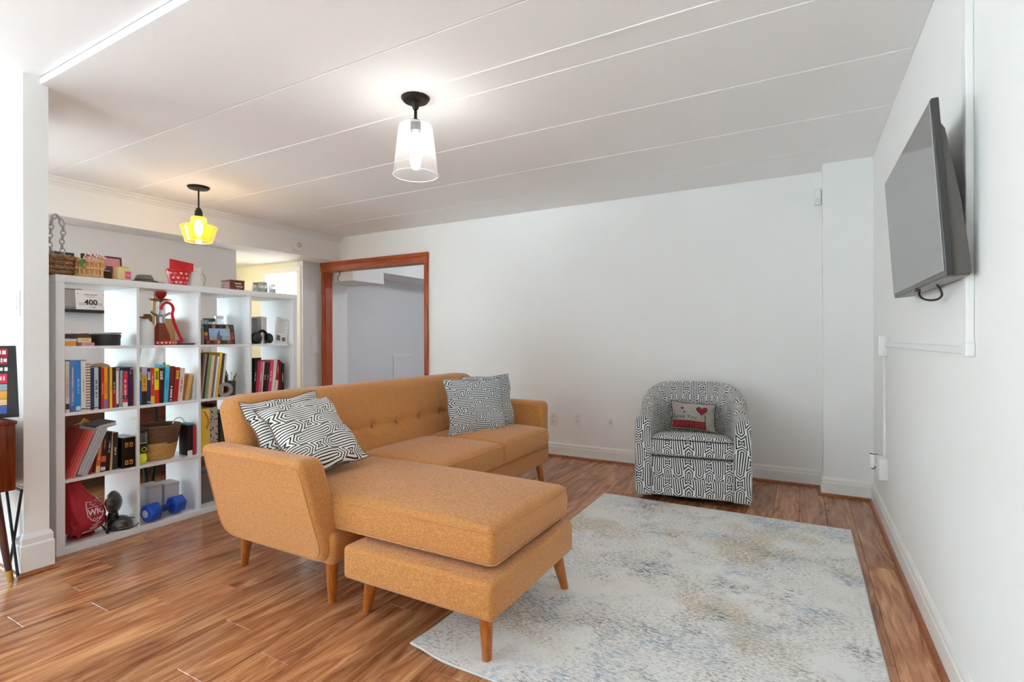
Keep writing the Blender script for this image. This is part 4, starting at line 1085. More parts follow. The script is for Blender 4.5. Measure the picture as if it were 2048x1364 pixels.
# ---- row 2, fourth column
R24 = [(1.094, 1.116, .245, (24, 22, 22), 'tall black hardback against the last divider', dict(text='SHADOW', tcol=(190, 186, 180), tsize=.012)),
 (1.118, 1.138, .238, (34, 30, 32), 'black paperback with white lettering', dict(lean=4, text='SILENCE', tcol=(226, 224, 220), tsize=.013)),
 (1.140, 1.158, .232, (206, 38, 64), 'crimson paperback beside the black ones', dict(lean=4)),
 (1.160, 1.180, .228, (226, 120, 160), 'pink paperback with white title', dict(lean=5, text='LOVERS', tcol=(250, 244, 246), tsize=.015)),
 (1.182, 1.192, .222, (236, 220, 206), 'thin cream paperback between pink and black', dict(lean=5)),
 (1.194, 1.212, .216, (28, 26, 26), 'black paperback with dotted white title', dict(lean=5, text='TRUTH', tcol=(230, 226, 214), tsize=.012)),
 (1.214, 1.234, .214, (58, 26, 26), 'dark brown paperback near the pink spines', dict(lean=5, text='RAVEN', tcol=(200, 170, 120), tsize=.011)),
 (1.236, 1.262, .230, (228, 70, 120), 'hot pink paperback with white title', dict(lean=6, text='ROMANCE', tcol=(250, 236, 242), tsize=.016)),
 (1.264, 1.290, .232, (232, 224, 204), 'ivory hardback near the end of the leaning row', dict(lean=6)),
 (1.292, 1.314, .232, (190, 30, 48), 'red paperback with a cream foot', dict(lean=6, bands=[(0, .35, (236, 214, 198))], text='ANGELS', tcol=(240, 200, 200), tz=.7, tsize=.012)),
 (1.316, 1.342, .218, (120, 20, 30), 'deep red hardback near the end of the row', dict(lean=3)),
 (1.345, 1.372, .205, (26, 28, 28), 'black paperback lettered in white at the row end', dict(text='ESCAPE', tcol=(226, 226, 220), tsize=.016))]
for o0, o1, h, c, lb, kw in R24: book(o0, o1, Z, h, c, lb, depth=.13, **kw)
book(1.24, 1.33, Z, .245, (44, 22, 20), 'wide dark brown album standing behind the leaning row', depth=.02, rec=.24, name='album')

# ---- row 1, first column
Z = CZ[0]
def carton(name, label, cat, x0, x1, o0, o1, z0, z1, col, lid=None, strip=None, r=.002, group=None, rough=.6):
    t = thing(name, label, cat, ((x0 + x1) / 2, SY + (o0 + o1) / 2, z0), group=group)
    obj('body', MB().bbox(x0, x1, SY + o0, SY + o1, z0, z1 - (lid[1] if lid else 0), r, 1), M(col, rough), t)
    if lid: obj('lid', MB().bbox(x0 - .001, x1 + .001, SY + o0 - .001, SY + o1 + .001, z1 - lid[1], z1, r, 1), M(lid[0], rough), t)
    if strip:
        (a0, a1, b0, b1, c) = strip
        obj('label_patch', MB().box(x1, x1 + .0008, SY + o0 + (o1 - o0) * a0, SY + o0 + (o1 - o0) * a1, z0 + (z1 - z0) * b0, z0 + (z1 - z0) * b1), M(c, .5), t, False)
    return t
carton('card_box', 'small amber box under the white one in the top cell', 'box', SX - .12, SX - .03, .042, .098, Z, Z + .024, (226, 160, 44))
carton('card_box', 'thin white box on the amber box', 'box', SX - .12, SX - .03, .042, .100, Z + .024, Z + .038, (220, 214, 222))
carton('card_box', 'dark brown box on top of the thin white one', 'box', SX - .12, SX - .03, .042, .100, Z + .040, Z + .066, (70, 50, 40), ((92, 70, 58), .008))
carton('card_box', 'pale pink box under the cream box with a brown lid', 'box', SX - .12, SX - .025, .120, .178, Z, Z + .018, (226, 160, 180), None, (.25, .8, .45, .6, (150, 90, 110)))
carton('card_box', 'cream box with open brown lid in the top cell', 'box', SX - .12, SX - .03, .104, .166, Z + .0185, Z + .043, (234, 206, 148), None, (.25, .75, .5, .6, (150, 116, 70)))
tl = tag(obj('box_lid', MB().prism([(SY + .102, Z + .044), (SY + .17, Z + .044), (SY + .155, Z + .068), (SY + .108, Z + .064)], 'x', SX - .11, SX - .035), M((96, 54, 34), .6), None, False), 'brown leather lid resting on the cream box', 'lid')
carton('card_box', 'white square box at the back between cream box and black tin', 'box', SX - .2, SX - .13, .13, .185, Z, Z + .07, (214, 214, 216))
t = thing('round_tin', 'round black lidded tin in the top cell', 'tin', (SX - .12, SY + .262, Z))
obj('body', MB().lathe([(.073, Z), (.075, Z + .004), (.075, Z + .042), (0, Z + .042)], 36, (SX - .12, SY + .262, 0)), M((44, 42, 40), .45), t)
obj('lid', MB().lathe([(.077, Z + .042), (.078, Z + .048), (.078, Z + .062), (.072, Z + .066), (0, Z + .067)], 36, (SX - .12, SY + .262, 0)), M((52, 50, 47), .45), t)
carton('booklet', 'white booklet lying on the black tin', 'booklet', SX - .16, SX - .07, .215, .275, Z + .0675, Z + .077, (228, 228, 230))
carton('booklet', 'plum coloured booklet lying on the black tin', 'booklet', SX - .15, SX - .06, .277, .325, Z + .0675, Z + .074, (104, 30, 74))
# floating ledge on the dining wall with a race number and a frame, seen through the top cell
t = thing('wall_ledge', 'black floating ledge on the dining wall seen through the top cell', 'shelf', (XL, 2.06, 1.35))
obj('board', MB().bbox(XL, XL + .09, 1.84, 2.185, 1.352, 1.376, .002, 1), M((34, 32, 32), .5), t)
t = thing('race_number', 'white race bib reading 400 leaning on the black ledge', 'race bib', (XL + .05, 2.08, 1.377), (0, math.radians(-7), 0))
obj('sheet', MB().box(-.0015, .0015, -.105, .105, 0, .165), M((236, 236, 238), .6), t, False, local=True)
obj('grey_strip', MB().box(.0015, .002, -.085, .085, .035, .06), M((206, 206, 212), .6), t, False, local=True)
obj('number', text_mb('400', .062, frame4((.0028, 0, .062), (0, 1, 0), (0, 0, 1)), 0, .0003, .0016), M((24, 24, 28), .6), t, False, local=True)
obj('headline', marks_mb(.09, .009, frame4((.002, 0, .128), (0, 1, 0), (0, 0, 1)), 3), M((60, 60, 64), .6), t, False, local=True)
obj('subline', marks_mb(.06, .005, frame4((.002, 0, .110), (0, 1, 0), (0, 0, 1)), 5), M((120, 120, 124), .6), t, False, local=True)
obj('foot_line', marks_mb(.04, .008, frame4((.002, .01, .022), (0, 1, 0), (0, 0, 1)), 9), M((70, 70, 74), .6), t, False, local=True)
for dy, dz in ((-.09, .135), (.09, .135), (.09, .02)): obj('pin_hole', MB().lathe([(.004, 0), (.004, .001), (0, .001)], 8, (.0016, dy, dz), (1, 0, 0)), M((90, 90, 90), .6), t, False, local=True)
t = thing('picture_frame', 'grey backed frame leaning behind the race bib', 'picture frame', (XL + .035, 1.95, 1.377), (0, math.radians(-9), 0))
obj('frame', MB().bbox(-.008, .008, -.08, .08, 0, .18, .002, 1), M((116, 114, 112), .6), t, local=True)
obj('mat_board', MB().box(.008, .009, -.06, .06, .02, .16), M((150, 148, 146), .6), t, False, local=True)

# ---- row 1, second column: hookah, bottle, bag
HX, HYY = SX - .12, SY + .56
t = thing('hookah', 'red and chrome hookah with amber glass base and red hose', 'hookah', (HX, HYY, Z))
c0 = (HX, HYY, 0)
obj('tray', MB().lathe([(.075, Z), (.085, Z + .006), (.085, Z + .022), (.07, Z + .026), (0, Z + .026)], 32, c0), M((200, 24, 30), .35), t)
for k in range(8):
    a = -.9 + k * .26
    obj('tray_stud', MB().lathe([(.006, 0), (.006, .002), (0, .003)], 8, (HX + .0845 * math.cos(a), HYY + .0845 * math.sin(a), Z + .013), (math.cos(a), math.sin(a), 0)), M((236, 230, 226), .4), t)
obj('glass_base', MB().lathe([(.05, Z + .026), (.052, Z + .035), (.045, Z + .07), (.03, Z + .11), (.021, Z + .135), (.02, Z + .15)], 28, c0, cap=False), glass_mat((206, 130, 92), .55, 'amber_base', .05, (176, 96, 60)), t)
CH = M((196, 196, 200), .18, 1)
obj('collar', MB().lathe([(.023, Z + .135), (.024, Z + .14), (.024, Z + .176), (.020, Z + .18), (0, Z + .18)], 24, c0), CH, t)
obj('stem', MB().lathe([(.010, Z + .18), (.014, Z + .19), (.009, Z + .21), (.012, Z + .235), (.009, Z + .26), (.013, Z + .27), (0, Z + .272)], 20, c0), CH, t)
obj('valve', MB().cone((HX, HYY - .012, Z + .175), (HX + .01, HYY - .058, Z + .205), .008, .008, 12), CH, t)
obj('valve', MB().cone((HX, HYY + .012, Z + .175), (HX + .01, HYY + .052, Z + .2), .008, .008, 12), CH, t)
obj('ash_tray', MB().lathe([(0, Z + .268), (.02, Z + .268), (.055, Z + .276), (.060, Z + .284), (.057, Z + .284), (.02, Z + .274), (0, Z + .274)], 32, c0), M((150, 120, 104), .25, 1), t)
obj('bowl', MB().lathe([(.013, Z + .274), (.014, Z + .288), (.030, Z + .306), (.034, Z + .330), (.030, Z + .330), (.02, Z + .3), (0, Z + .3)], 28, c0), M((186, 20, 26), .25), t)
hp = []
for k in range(40):
    s = k / 39
    if s < .5:
        a = PI * 1.05 - s / .5 * PI * 1.25; p = (HX + .055, HYY + .012 + .034 * math.cos(a), Z + .222 + .040 * math.sin(a))
    else:
        q = (s - .5) / .5; p = (HX + .055 - .03 * q, HYY + .04 + .075 * q ** 1.3, Z + .19 - .165 * q)
    hp.append(p)
obj('hose', MB().tube(hp, .0085, 10), M((204, 22, 30), .4), t)
obj('hose_handle', MB().tube([hp[-1], (HX + .02, HYY + .06, Z + .018), (HX + .06, HYY - .02, Z + .03)], .008, 8), M((204, 22, 30), .4), t)
t = thing('jug_bottle', 'white plastic bottle with rounded shoulders beside the hookah', 'bottle', (SX - .065, SY + .445, Z))
obj('body', MB().lathe([(.046, Z), (.048, Z + .004), (.048, Z + .1), (.046, Z + .115), (.034, Z + .138), (.024, Z + .146), (0, Z + .147)], 32, (SX - .065, SY + .445, 0)), M((226, 228, 230), .35), t)
obj('cap', MB().lathe([(.022, Z + .146), (.022, Z + .156), (0, Z + .157)], 24, (SX - .065, SY + .445, 0)), M((214, 216, 218), .4), t)
t = thing('wood_pipe', 'brown wooden pipe with red stem lying behind the white bottle', 'pipe', (SX - .17, SY + .47, Z))
obj('stem', MB().tube([(SX - .17, SY + .40, Z + .15), (SX - .17, SY + .42, Z + .168), (SX - .16, SY + .49, Z + .17)], .006, 8), M((150, 40, 30), .5), t)
obj('bowl', MB().lathe([(.018, 0), (.026, .02), (.026, .06), (.018, .08), (0, .08)], 20, (SX - .16, SY + .505, Z + .11)), M((120, 84, 50), .5), t)
obj('stand', MB().bbox(SX - .19, SX - .14, SY + .45, SY + .53, Z, Z + .115, .004, 1), M((110, 80, 52), .6), t)
carton('dice_box', 'narrow white box with dark dots at the cell edge', 'box', SX - .06, SX - .02, .390, .397, Z, Z + .095, (236, 236, 236))
carton('bag_box', 'kraft paper box standing behind the hookah', 'box', SX - .30, SX - .22, .60, .70, Z, Z + .17, (206, 166, 112))
tb = thing('drum_stick', 'pale wooden stick standing behind the hookah', 'stick', (SX - .26, SY + .585, Z))
obj('shaft', MB().tube([(SX - .26, SY + .575, Z), (SX - .25, SY + .59, Z + .31)], .011, 10), M((226, 196, 130), .5), tb)
obj('tip', MB().lathe([(.011, 0), (.013, .006), (0, .014)], 10, (SX - .25, SY + .59, Z + .31)), M((206, 170, 104), .5), tb)
t = thing('tray_board', 'slim dark glass tray on the shelf behind the hookah', 'tray', (SX - .08, SY + .67, Z))
obj('plate', MB().bbox(SX - .18, SX - .02, SY + .655, SY + .712, Z, Z + .008, .002, 1), M((50, 54, 56), .2), t)
obj('rim', MB().tube([(SX - .18, SY + .655, Z + .011), (SX - .02, SY + .655, Z + .011), (SX - .02, SY + .712, Z + .011), (SX - .18, SY + .712, Z + .011)], .003, 6, True), CH, t)

# ---- row 1, third column: mosaic photo frame and clear containers
t = thing('photo_frame', 'mosaic bordered photo frame with a statue by the water', 'photo frame', (SX - .06, SY + .905, Z), (0, math.radians(-9), 0))
fw, fh = .212, .137
obj('frame', MB().bbox(-.014, 0, -fw / 2, fw / 2, 0, fh, .003, 1), M((34, 28, 26), .5), t, local=True)
mc = [(190, 60, 40), (40, 84, 58), (224, 140, 44), (96, 34, 34), (206, 80, 40), (30, 60, 50), (170, 36, 34)]
tiles = []
for k in range(9): tiles += [(-fw / 2 + .012 + .0235 * k, .004), (-fw / 2 + .012 + .0235 * k, fh - .028)]
for k in range(3): tiles += [(-fw / 2 + .004, .034 + .026 * k), (fw / 2 - .030, .034 + .026 * k)]
for i, (y, z) in enumerate(tiles):
    if i % 4 == 3 and i < 18: continue
    y = min(y, fw / 2 - .026)
    obj('mosaic_tile', MB().bbox(-.001, .0018, y, y + .021, z, z + .022, .0008, 1), M(mc[(i * 5) % 7], .35), t, False, local=True)
obj('photo_sky', MB().box(0, .0012, -.072, .072, .062, .108), M((150, 190, 226), .4), t, False, local=True)
obj('photo_horizon', MB().box(0, .0014, -.072, .072, .055, .064), M((206, 180, 150), .4), t, False, local=True)
obj('photo_water', MB().box(0, .0012, -.072, .072, .028, .056), M((142, 168, 190), .4), t, False, local=True)
obj('photo_figure', MB().prism([(-.024, .028), (.014, .028), (.012, .058), (-.002, .064), (.0, .074), (-.002, .098), (-.007, .098), (-.010, .078), (-.016, .074), (-.02, .056)], 'x', .0012, .002), M((92, 84, 124), .5), t, False, local=True)
for i, (y, hgt) in enumerate(((.012, .012), (.026, .02), (.036, .014), (.048, .018))):
    obj('photo_tower', MB().box(.0012, .0017, y, y + .007, .062, .064 + hgt), M((190, 200, 214), .5), t, False, local=True)
CLEAR = glass_mat((226, 230, 232), .22, 'clear_plastic', .04, (226, 228, 230))
def jar(label, x, y, z, r, h, lidc=(150, 150, 150), lidh=.012, content=None, name='glass_jar'):
    t = thing(name, label, 'jar', (x, y, z))
    obj('glass', MB().lathe([(r * .9, z), (r, z + .004), (r, z + h * .8), (r * .82, z + h * .92), (r * .82, z + h)], 24, (x, y, 0), cap=False), CLEAR, t)
    obj('base', MB().lathe([(0, z + .0015), (r * .88, z + .0015), (r * .88, z + .004), (0, z + .004)], 24, (x, y, 0)), CLEAR, t)
    if content: obj('contents', MB().lathe([(0, z + .004), (r * .86, z + .004), (r * .86, z + h * content[1]), (0, z + h * content[1])], 20, (x, y, 0)), M(content[0], .7, noise=.3, nscale=200), t)
    obj('lid', MB().lathe([(r * .86, z + h - .003), (r * .88, z + h), (r * .88, z + h + lidh - .002), (r * .84, z + h + lidh), (0, z + h + lidh)], 24, (x, y, 0)), M(lidc, .3, .8), t)
    return t
jar('squat glass jar with dark lid behind the mosaic frame', SX - .24, SY + .93, Z, .045, .16, (90, 90, 92), .02, ((120, 110, 92), .5))
jar('tall clear jar by the divider behind the mosaic frame', SX - .16, SY + .785, Z, .035, .165, (200, 200, 202), .012, ((150, 120, 100), .35))
jar('clear jar filled with tan grain beside the mosaic frame', SX - .08, SY + .775, Z, .028, .11, (150, 140, 130), .012, ((176, 140, 112), .75))
jar('white lidded clear canister behind the mosaic frame', SX - .27, SY + 1.02, Z, .034, .185, (228, 228, 228), .016, ((216, 214, 210), .6))
t = thing('clear_bag', 'crumpled clear plastic bag heaped behind the mosaic frame', 'plastic bag', (SX - .2, SY + .86, Z))
def bagf(a, b):
    an = a * 2 * PI; hgt = b; r = .055 * (1 - .35 * b * b) * (1 + .12 * math.sin(5 * an + 3 * b) + .08 * math.sin(9 * an - 7 * b))
    return (SX - .2 + r * .7 * math.cos(an), SY + .86 + r * math.sin(an), Z + .002 + .165 * hgt)
obj('sheet', MB().grid(bagf, 30, 12, True), CLEAR, t, True, 80)
# ---- row 1, fourth column
book(1.094, 1.104, Z, .215, (20, 20, 22), 'thin black notebook standing by the last divider of the top row', depth=.17, name='notebook')
carton('grey_box', 'grey storage box standing behind the black headphones', 'box', SX - .24, SX - .10, 1.125, 1.20, Z, Z + .185, (140, 138, 136), None, (.2, .8, .12, .3, (90, 88, 88)))
book(1.205, 1.222, Z, .198, (232, 232, 232), 'white ring binder beside the grey storage box', depth=.2, rec=.06, name='binder')
book(1.226, 1.262, Z, .195, (214, 214, 214), 'pale grey wide binder beside the white one', depth=.2, rec=.08, name='binder')
t = thing('brochure', 'white printed brochure leaning on the bookcase side', 'brochure', (SX - .035, SY + 1.352, Z), (math.radians(-9), math.radians(-4), 0))
obj('card', MB().box(-.09, 0, -.05, -.0, 0, .20).box(0, 0, 0, 0, 0, 0) if False else MB().bbox(-.010, 0, -.055, .045, 0, .195, .001, 1), M((228, 226, 222), .6), t, local=True)
for k in range(9): obj('text_line', MB().box(0, .0006, -.038, .03 - .012 * (k % 3), .178 - .012 * k, .181 - .012 * k), M((160, 158, 156), .6), t, False, local=True)
obj('picture', MB().box(0, .0008, -.045, -.015, .02, .06), M((90, 90, 92), .6), t, False, local=True)
obj('picture', MB().box(0, .0008, .0, .03, .02, .05), M((120, 120, 122), .6), t, False, local=True)
t = thing('headphones', 'glossy black over ear headphones lying on the top shelf', 'headphones', (SX - .08, SY + 1.215, Z))
BG = M((14, 14, 16), .2)
obj('earcup', MB().lathe([(.02, 0), (.038, .008), (.040, .03), (.03, .04), (0, .042)], 24, (SX - .07, SY + 1.165, Z + .040), (.9, -.3, .1)), BG, t)
obj('earcup', MB().lathe([(.02, 0), (.036, .008), (.038, .03), (.028, .04), (0, .042)], 24, (SX - .085, SY + 1.262, Z + .038), (.8, .4, .1)), BG, t)
obj('headband', MB().tube([(SX - .06, SY + 1.165 + .097 * k / 12, Z + .055 + .04 * math.sin(PI * k / 12)) for k in range(13)], .010, 10), BG, t)

# ---- row 3, first column
Z = CZ[2]
for i, (o, c) in enumerate(((.045, (170, 52, 46)), (.058, (200, 70, 62)), (.071, (216, 92, 84)), (.084, (222, 110, 104)))):
    book(o - .010, o, Z, .265 - .004 * i, c, ['dark red folder leaning outermost by the bookcase side', 'brick red folder leaning in the fan of red folders', 'coral red folder leaning in the fan of red folders', 'pinkish red folder leaning closest to the loose papers'][i],
         depth=.2, lean=21, rec=.02, name='folder', group='red folders leaning in the bookcase')
papers('bundle of loose white papers leaning on the red folders', .135, Z, .262, 10, 22, [(238, 238, 240), (222, 224, 230), (246, 246, 246)], .015, .21, .0045)
R3 = [(.142, .168, .215, (168, 24, 30), 'red hardback with a black lower half behind the papers', dict(lean=8, bands=[(.3, .62, (30, 18, 18))])),
 (.186, .206, .222, (206, 96, 52), 'orange brown hardback with a pale foot', dict(lean=5, bands=[(.0, .16, (236, 196, 140))], text='IN THE DESERT', tcol=(246, 214, 180), tsize=.010)),
 (.208, .232, .214, (62, 26, 30), 'dark maroon paperback with a white foot label', dict(lean=4, bands=[(.03, .12, (226, 222, 214)), (.25, .4, (206, 96, 60))], text='MIDNIGHT', tcol=(206, 150, 130), tsize=.010, tz=.72)),
 (.234, .252, .216, (34, 20, 28), 'black paperback with white and magenta title', dict(lean=4, text='RUSH HOUR', tcol=(232, 220, 226), tsize=.012, tz=.6)),
 (.254, .264, .214, (206, 172, 120), 'thin tan paperback beside the black ones', dict(lean=3)),
 (.266, .292, .208, (44, 44, 44), 'charcoal paperback lettered white beside the boxed set', dict(lean=1, text='GHOST', tcol=(222, 222, 216), tsize=.014))]
for o0, o1, h, c, lb, kw in R3: book(o0, o1, Z, h, c, lb, depth=.13, rec=.04, **kw)
t = thing('boxed_set', 'glossy black boxed set with gold lettering blocks', 'boxed set', (SX - .08, SY + .335, Z))
obj('slipcase', MB().bbox(SX - .16, SX - .012, SY + .303, SY + .369, Z, Z + .175, .002, 1), M((34, 20, 18), .25), t)
for zz in (.032, .132):
    for yy in (.317, .340): obj('gold_letter', MB().bbox(SX - .0122, SX - .0112, SY + yy, SY + yy + .017, Z + zz - .013, Z + zz + .013, .0003, 1), M((214, 170, 92), .3, .6), t, False)
    for yy in (.3215, .3445): obj('letter_gap', MB().box(SX - .0118, SX - .0105, SY + yy, SY + yy + .006, Z + zz - .007, Z + zz + .004), M((34, 20, 18), .25), t, False)
t = thing('grey_album', 'grey hardback album lying tilted on top of the paperbacks', 'album', (SX - .06, SY + .20, Z + .232), (math.radians(9), 0, 0))
obj('cover', MB().bbox(-.17, 0, -.005, .098, 0, .026, .002, 1), M((70, 70, 70), .5), t, local=True)
obj('page_block', MB().box(-.165, .0008, .012, .0975, .004, .022), M((206, 206, 204), .8), t, False, local=True)
lump('black_bag', 'black cloth bag stuffed behind the red folders', 'bag', (SX - .31, SY + .10, Z), (.06, .055, .15), .04, M((16, 15, 16), .8), .008, 21)
t = thing('paper_star', 'folded yellow paper ornament behind the red folders', 'ornament', (SX - .22, SY + .19, Z))
obj('fold', MB().prism([(SY + .16, Z + .25), (SY + .245, Z + .262), (SY + .215, Z + .284), (SY + .20, Z + .262)], 'x', SX - .25, SX - .24), M((236, 176, 40), .6), t, False)
obj('stick', MB().box(SX - .249, SX - .243, SY + .195, SY + .205, Z, Z + .255), M((150, 120, 60), .6), t, False)

# ---- row 3, second column: tennis ball tube, basket, boxes
t = thing('ball_tube', 'clear tube of yellow tennis balls with a black sleeve', 'ball tube', (SX - .045, SY + .418, Z))
tx, ty = SX - .045, SY + .418
obj('tube', MB().lathe([(.028, Z + .066), (.028, Z + .1), (.028, Z + .185), (.028, Z + .19)], 24, (tx, ty, 0), cap=False), CLEAR, t)
obj('ball', MB().lathe([(0, Z + .002)] + [(.0265 * math.sin(PI * k / 10) ** .6, Z + .036 - .034 * math.cos(PI * k / 10)) for k in range(1, 10)] + [(0, Z + .07)], 20, (tx, ty, 0)), M((232, 244, 60), .8), t)
obj('sleeve', MB().lathe([(.0284, Z + .068), (.0286, Z + .068), (.0286, Z + .135), (.0284, Z + .135)], 24, (tx, ty, 0), cap=False), M((24, 28, 22), .4), t)
obj('sleeve_band', MB().lathe([(.0288, Z + .126), (.0288, Z + .130)], 24, (tx, ty, 0), cap=False), M((220, 224, 220), .4), t)
obj('emblem', torus_mb(.012, .002, (tx + .0285, ty, Z + .090), (1, 0, 0)), M((206, 222, 40), .5), t)
obj('lid', MB().lathe([(.029, Z + .188), (.0295, Z + .192), (.0295, Z + .202), (0, Z + .203)], 24, (tx, ty, 0)), M((30, 30, 30), .4), t)
def coil_basket(x, y, z, r0, r1, h, label, split, ca_, cb_, name='woven_basket', rims=True, rope=True):
    t = thing(name, label, 'basket', (x, y, z))
    n = 20
    for part, f0, f1, col in (('lower_weave', 0, split, ca_), ('upper_weave', split, 1, cb_)):
        mb = MB(); k0, k1 = int(n * f0), int(n * f1)
        pts = []
        for k in range(k0 * 28, k1 * 28 + 1):
            f = k / (n * 28); a = 2 * PI * k / 28; r = r0 + (r1 - r0) * f ** .8
            pts.append((x + r * math.cos(a), y + r * math.sin(a), z + .004 + (h - .006) * f))
        mb.tube(pts, h / n * .62, 6)
        obj(part, mb, M(col, .85, noise=.35, nscale=160, bump=.6, bscale=260), t, True, 80)
    obj('bottom', MB().lathe([(0, z + .001), (r0, z + .001), (r0, z + .006), (0, z + .006)], 24, (x, y, 0)), M(ca_, .9), t)
    obj('rim', torus_mb(r1 + .001, .0065, (x, y, z + h), (0, 0, 1), 36, 8), M(cb_, .85, noise=.3, nscale=160), t)
    if rope:
        for s in (-1, 1):
            hp_ = [(x + .03 * s, y + r1 * .9 + (-.07 + .0) * 0 - .055 * math.cos(PI * k / 12) * .6, z + h + .035 * math.sin(PI * k / 12)) for k in range(13)]
            if s > 0: obj('rope_handle', MB().tube(hp_, .004, 8), M((236, 232, 222), .8), t)
    return t
coil_basket(SX - .125, SY + .545, Z, .078, .118, .205, 'two tone coiled seagrass basket with a white rope handle', .52, (206, 158, 96), (112, 82, 58))
carton('game_box', 'black and red box with a white label standing beside the basket', 'box', SX - .13, SX - .02, .672, .716, Z, Z + .19, (30, 14, 16), None, (.62, 1, .0, 1, (196, 26, 44)))
carton('label_card', 'small white card propped on the black and red box', 'card', SX - .0185, SX - .0165, .664, .694, Z, Z + .034, (240, 240, 240))
carton('pattern_box', 'thin teal patterned box lying on the black and red box', 'box', SX - .13, SX - .03, .668, .714, Z + .191, Z + .20, (90, 150, 150))
# ---- row 3, third column: gift bags
t = thing('gift_bag', 'yellow paper gift bag with a ribbon handle', 'gift bag', (SX - .10, SY + .778, Z))
YEL = M((238, 204, 76), .6)
obj('bag', MB().prism([(SX - .02, SY + .742), (SX - .02, SY + .806), (SX - .10, SY + .800), (SX - .18, SY + .806), (SX - .18, SY + .742), (SX - .10, SY + .748)], 'z', Z, Z + .285), YEL, t, False)
obj('handle', MB().tube([(SX - .016, SY + .768 + .03 * math.sin(PI * k / 14) * .9, Z + .27 - .14 * k / 14) for k in range(15)], .005, 6), M((190, 120, 44), .6), t)
obj('bow', MB().prism([(SY + .718, Z + .125), (SY + .798, Z + .122), (SY + .79, Z + .134), (SY + .764, Z + .178)], 'x', SX - .014, SX - .008), YEL, t, False)
t = thing('dotted_box', 'grey speckled gift bag with black dots next to the yellow one', 'gift bag', (SX - .10, SY + .84, Z))
obj('bag', MB().bbox(SX - .2, SX - .03, SY + .812, SY + .868, Z, Z + .285, .003, 1), M((188, 178, 168), .7), t)
rd = random.Random(5)
for k in range(30):
    y, z = rd.uniform(.817, .863), rd.uniform(.02, .275)
    obj('dot', MB().lathe([(rd.uniform(.0025, .006), 0), (.0025, .0006), (0, .0007)], 8, (SX - .0298, SY + y, Z + z), (1, 0, 0)), M((40, 36, 36), .7), t, False)
obj('tissue', MB().grid(lambda a, b: (SX - .05 - .12 * b, SY + .818 + .05 * a, Z + .283 + .018 * math.sin(9 * a + 5 * b) * math.sin(7 * b + 1) + .012), 10, 10), M((60, 40, 40), .8), t, True, 80)
carton('storage_box', 'dark storage box in the cell behind the sofa back', 'box', SX - .25, SX - .06, .90, 1.05, Z, Z + .24, (70, 56, 50))
carton('storage_box', 'brown wooden crate in the last column low cell', 'box', SX - .28, SX - .06, 1.13, 1.38, Z, Z + .22, (120, 86, 60))

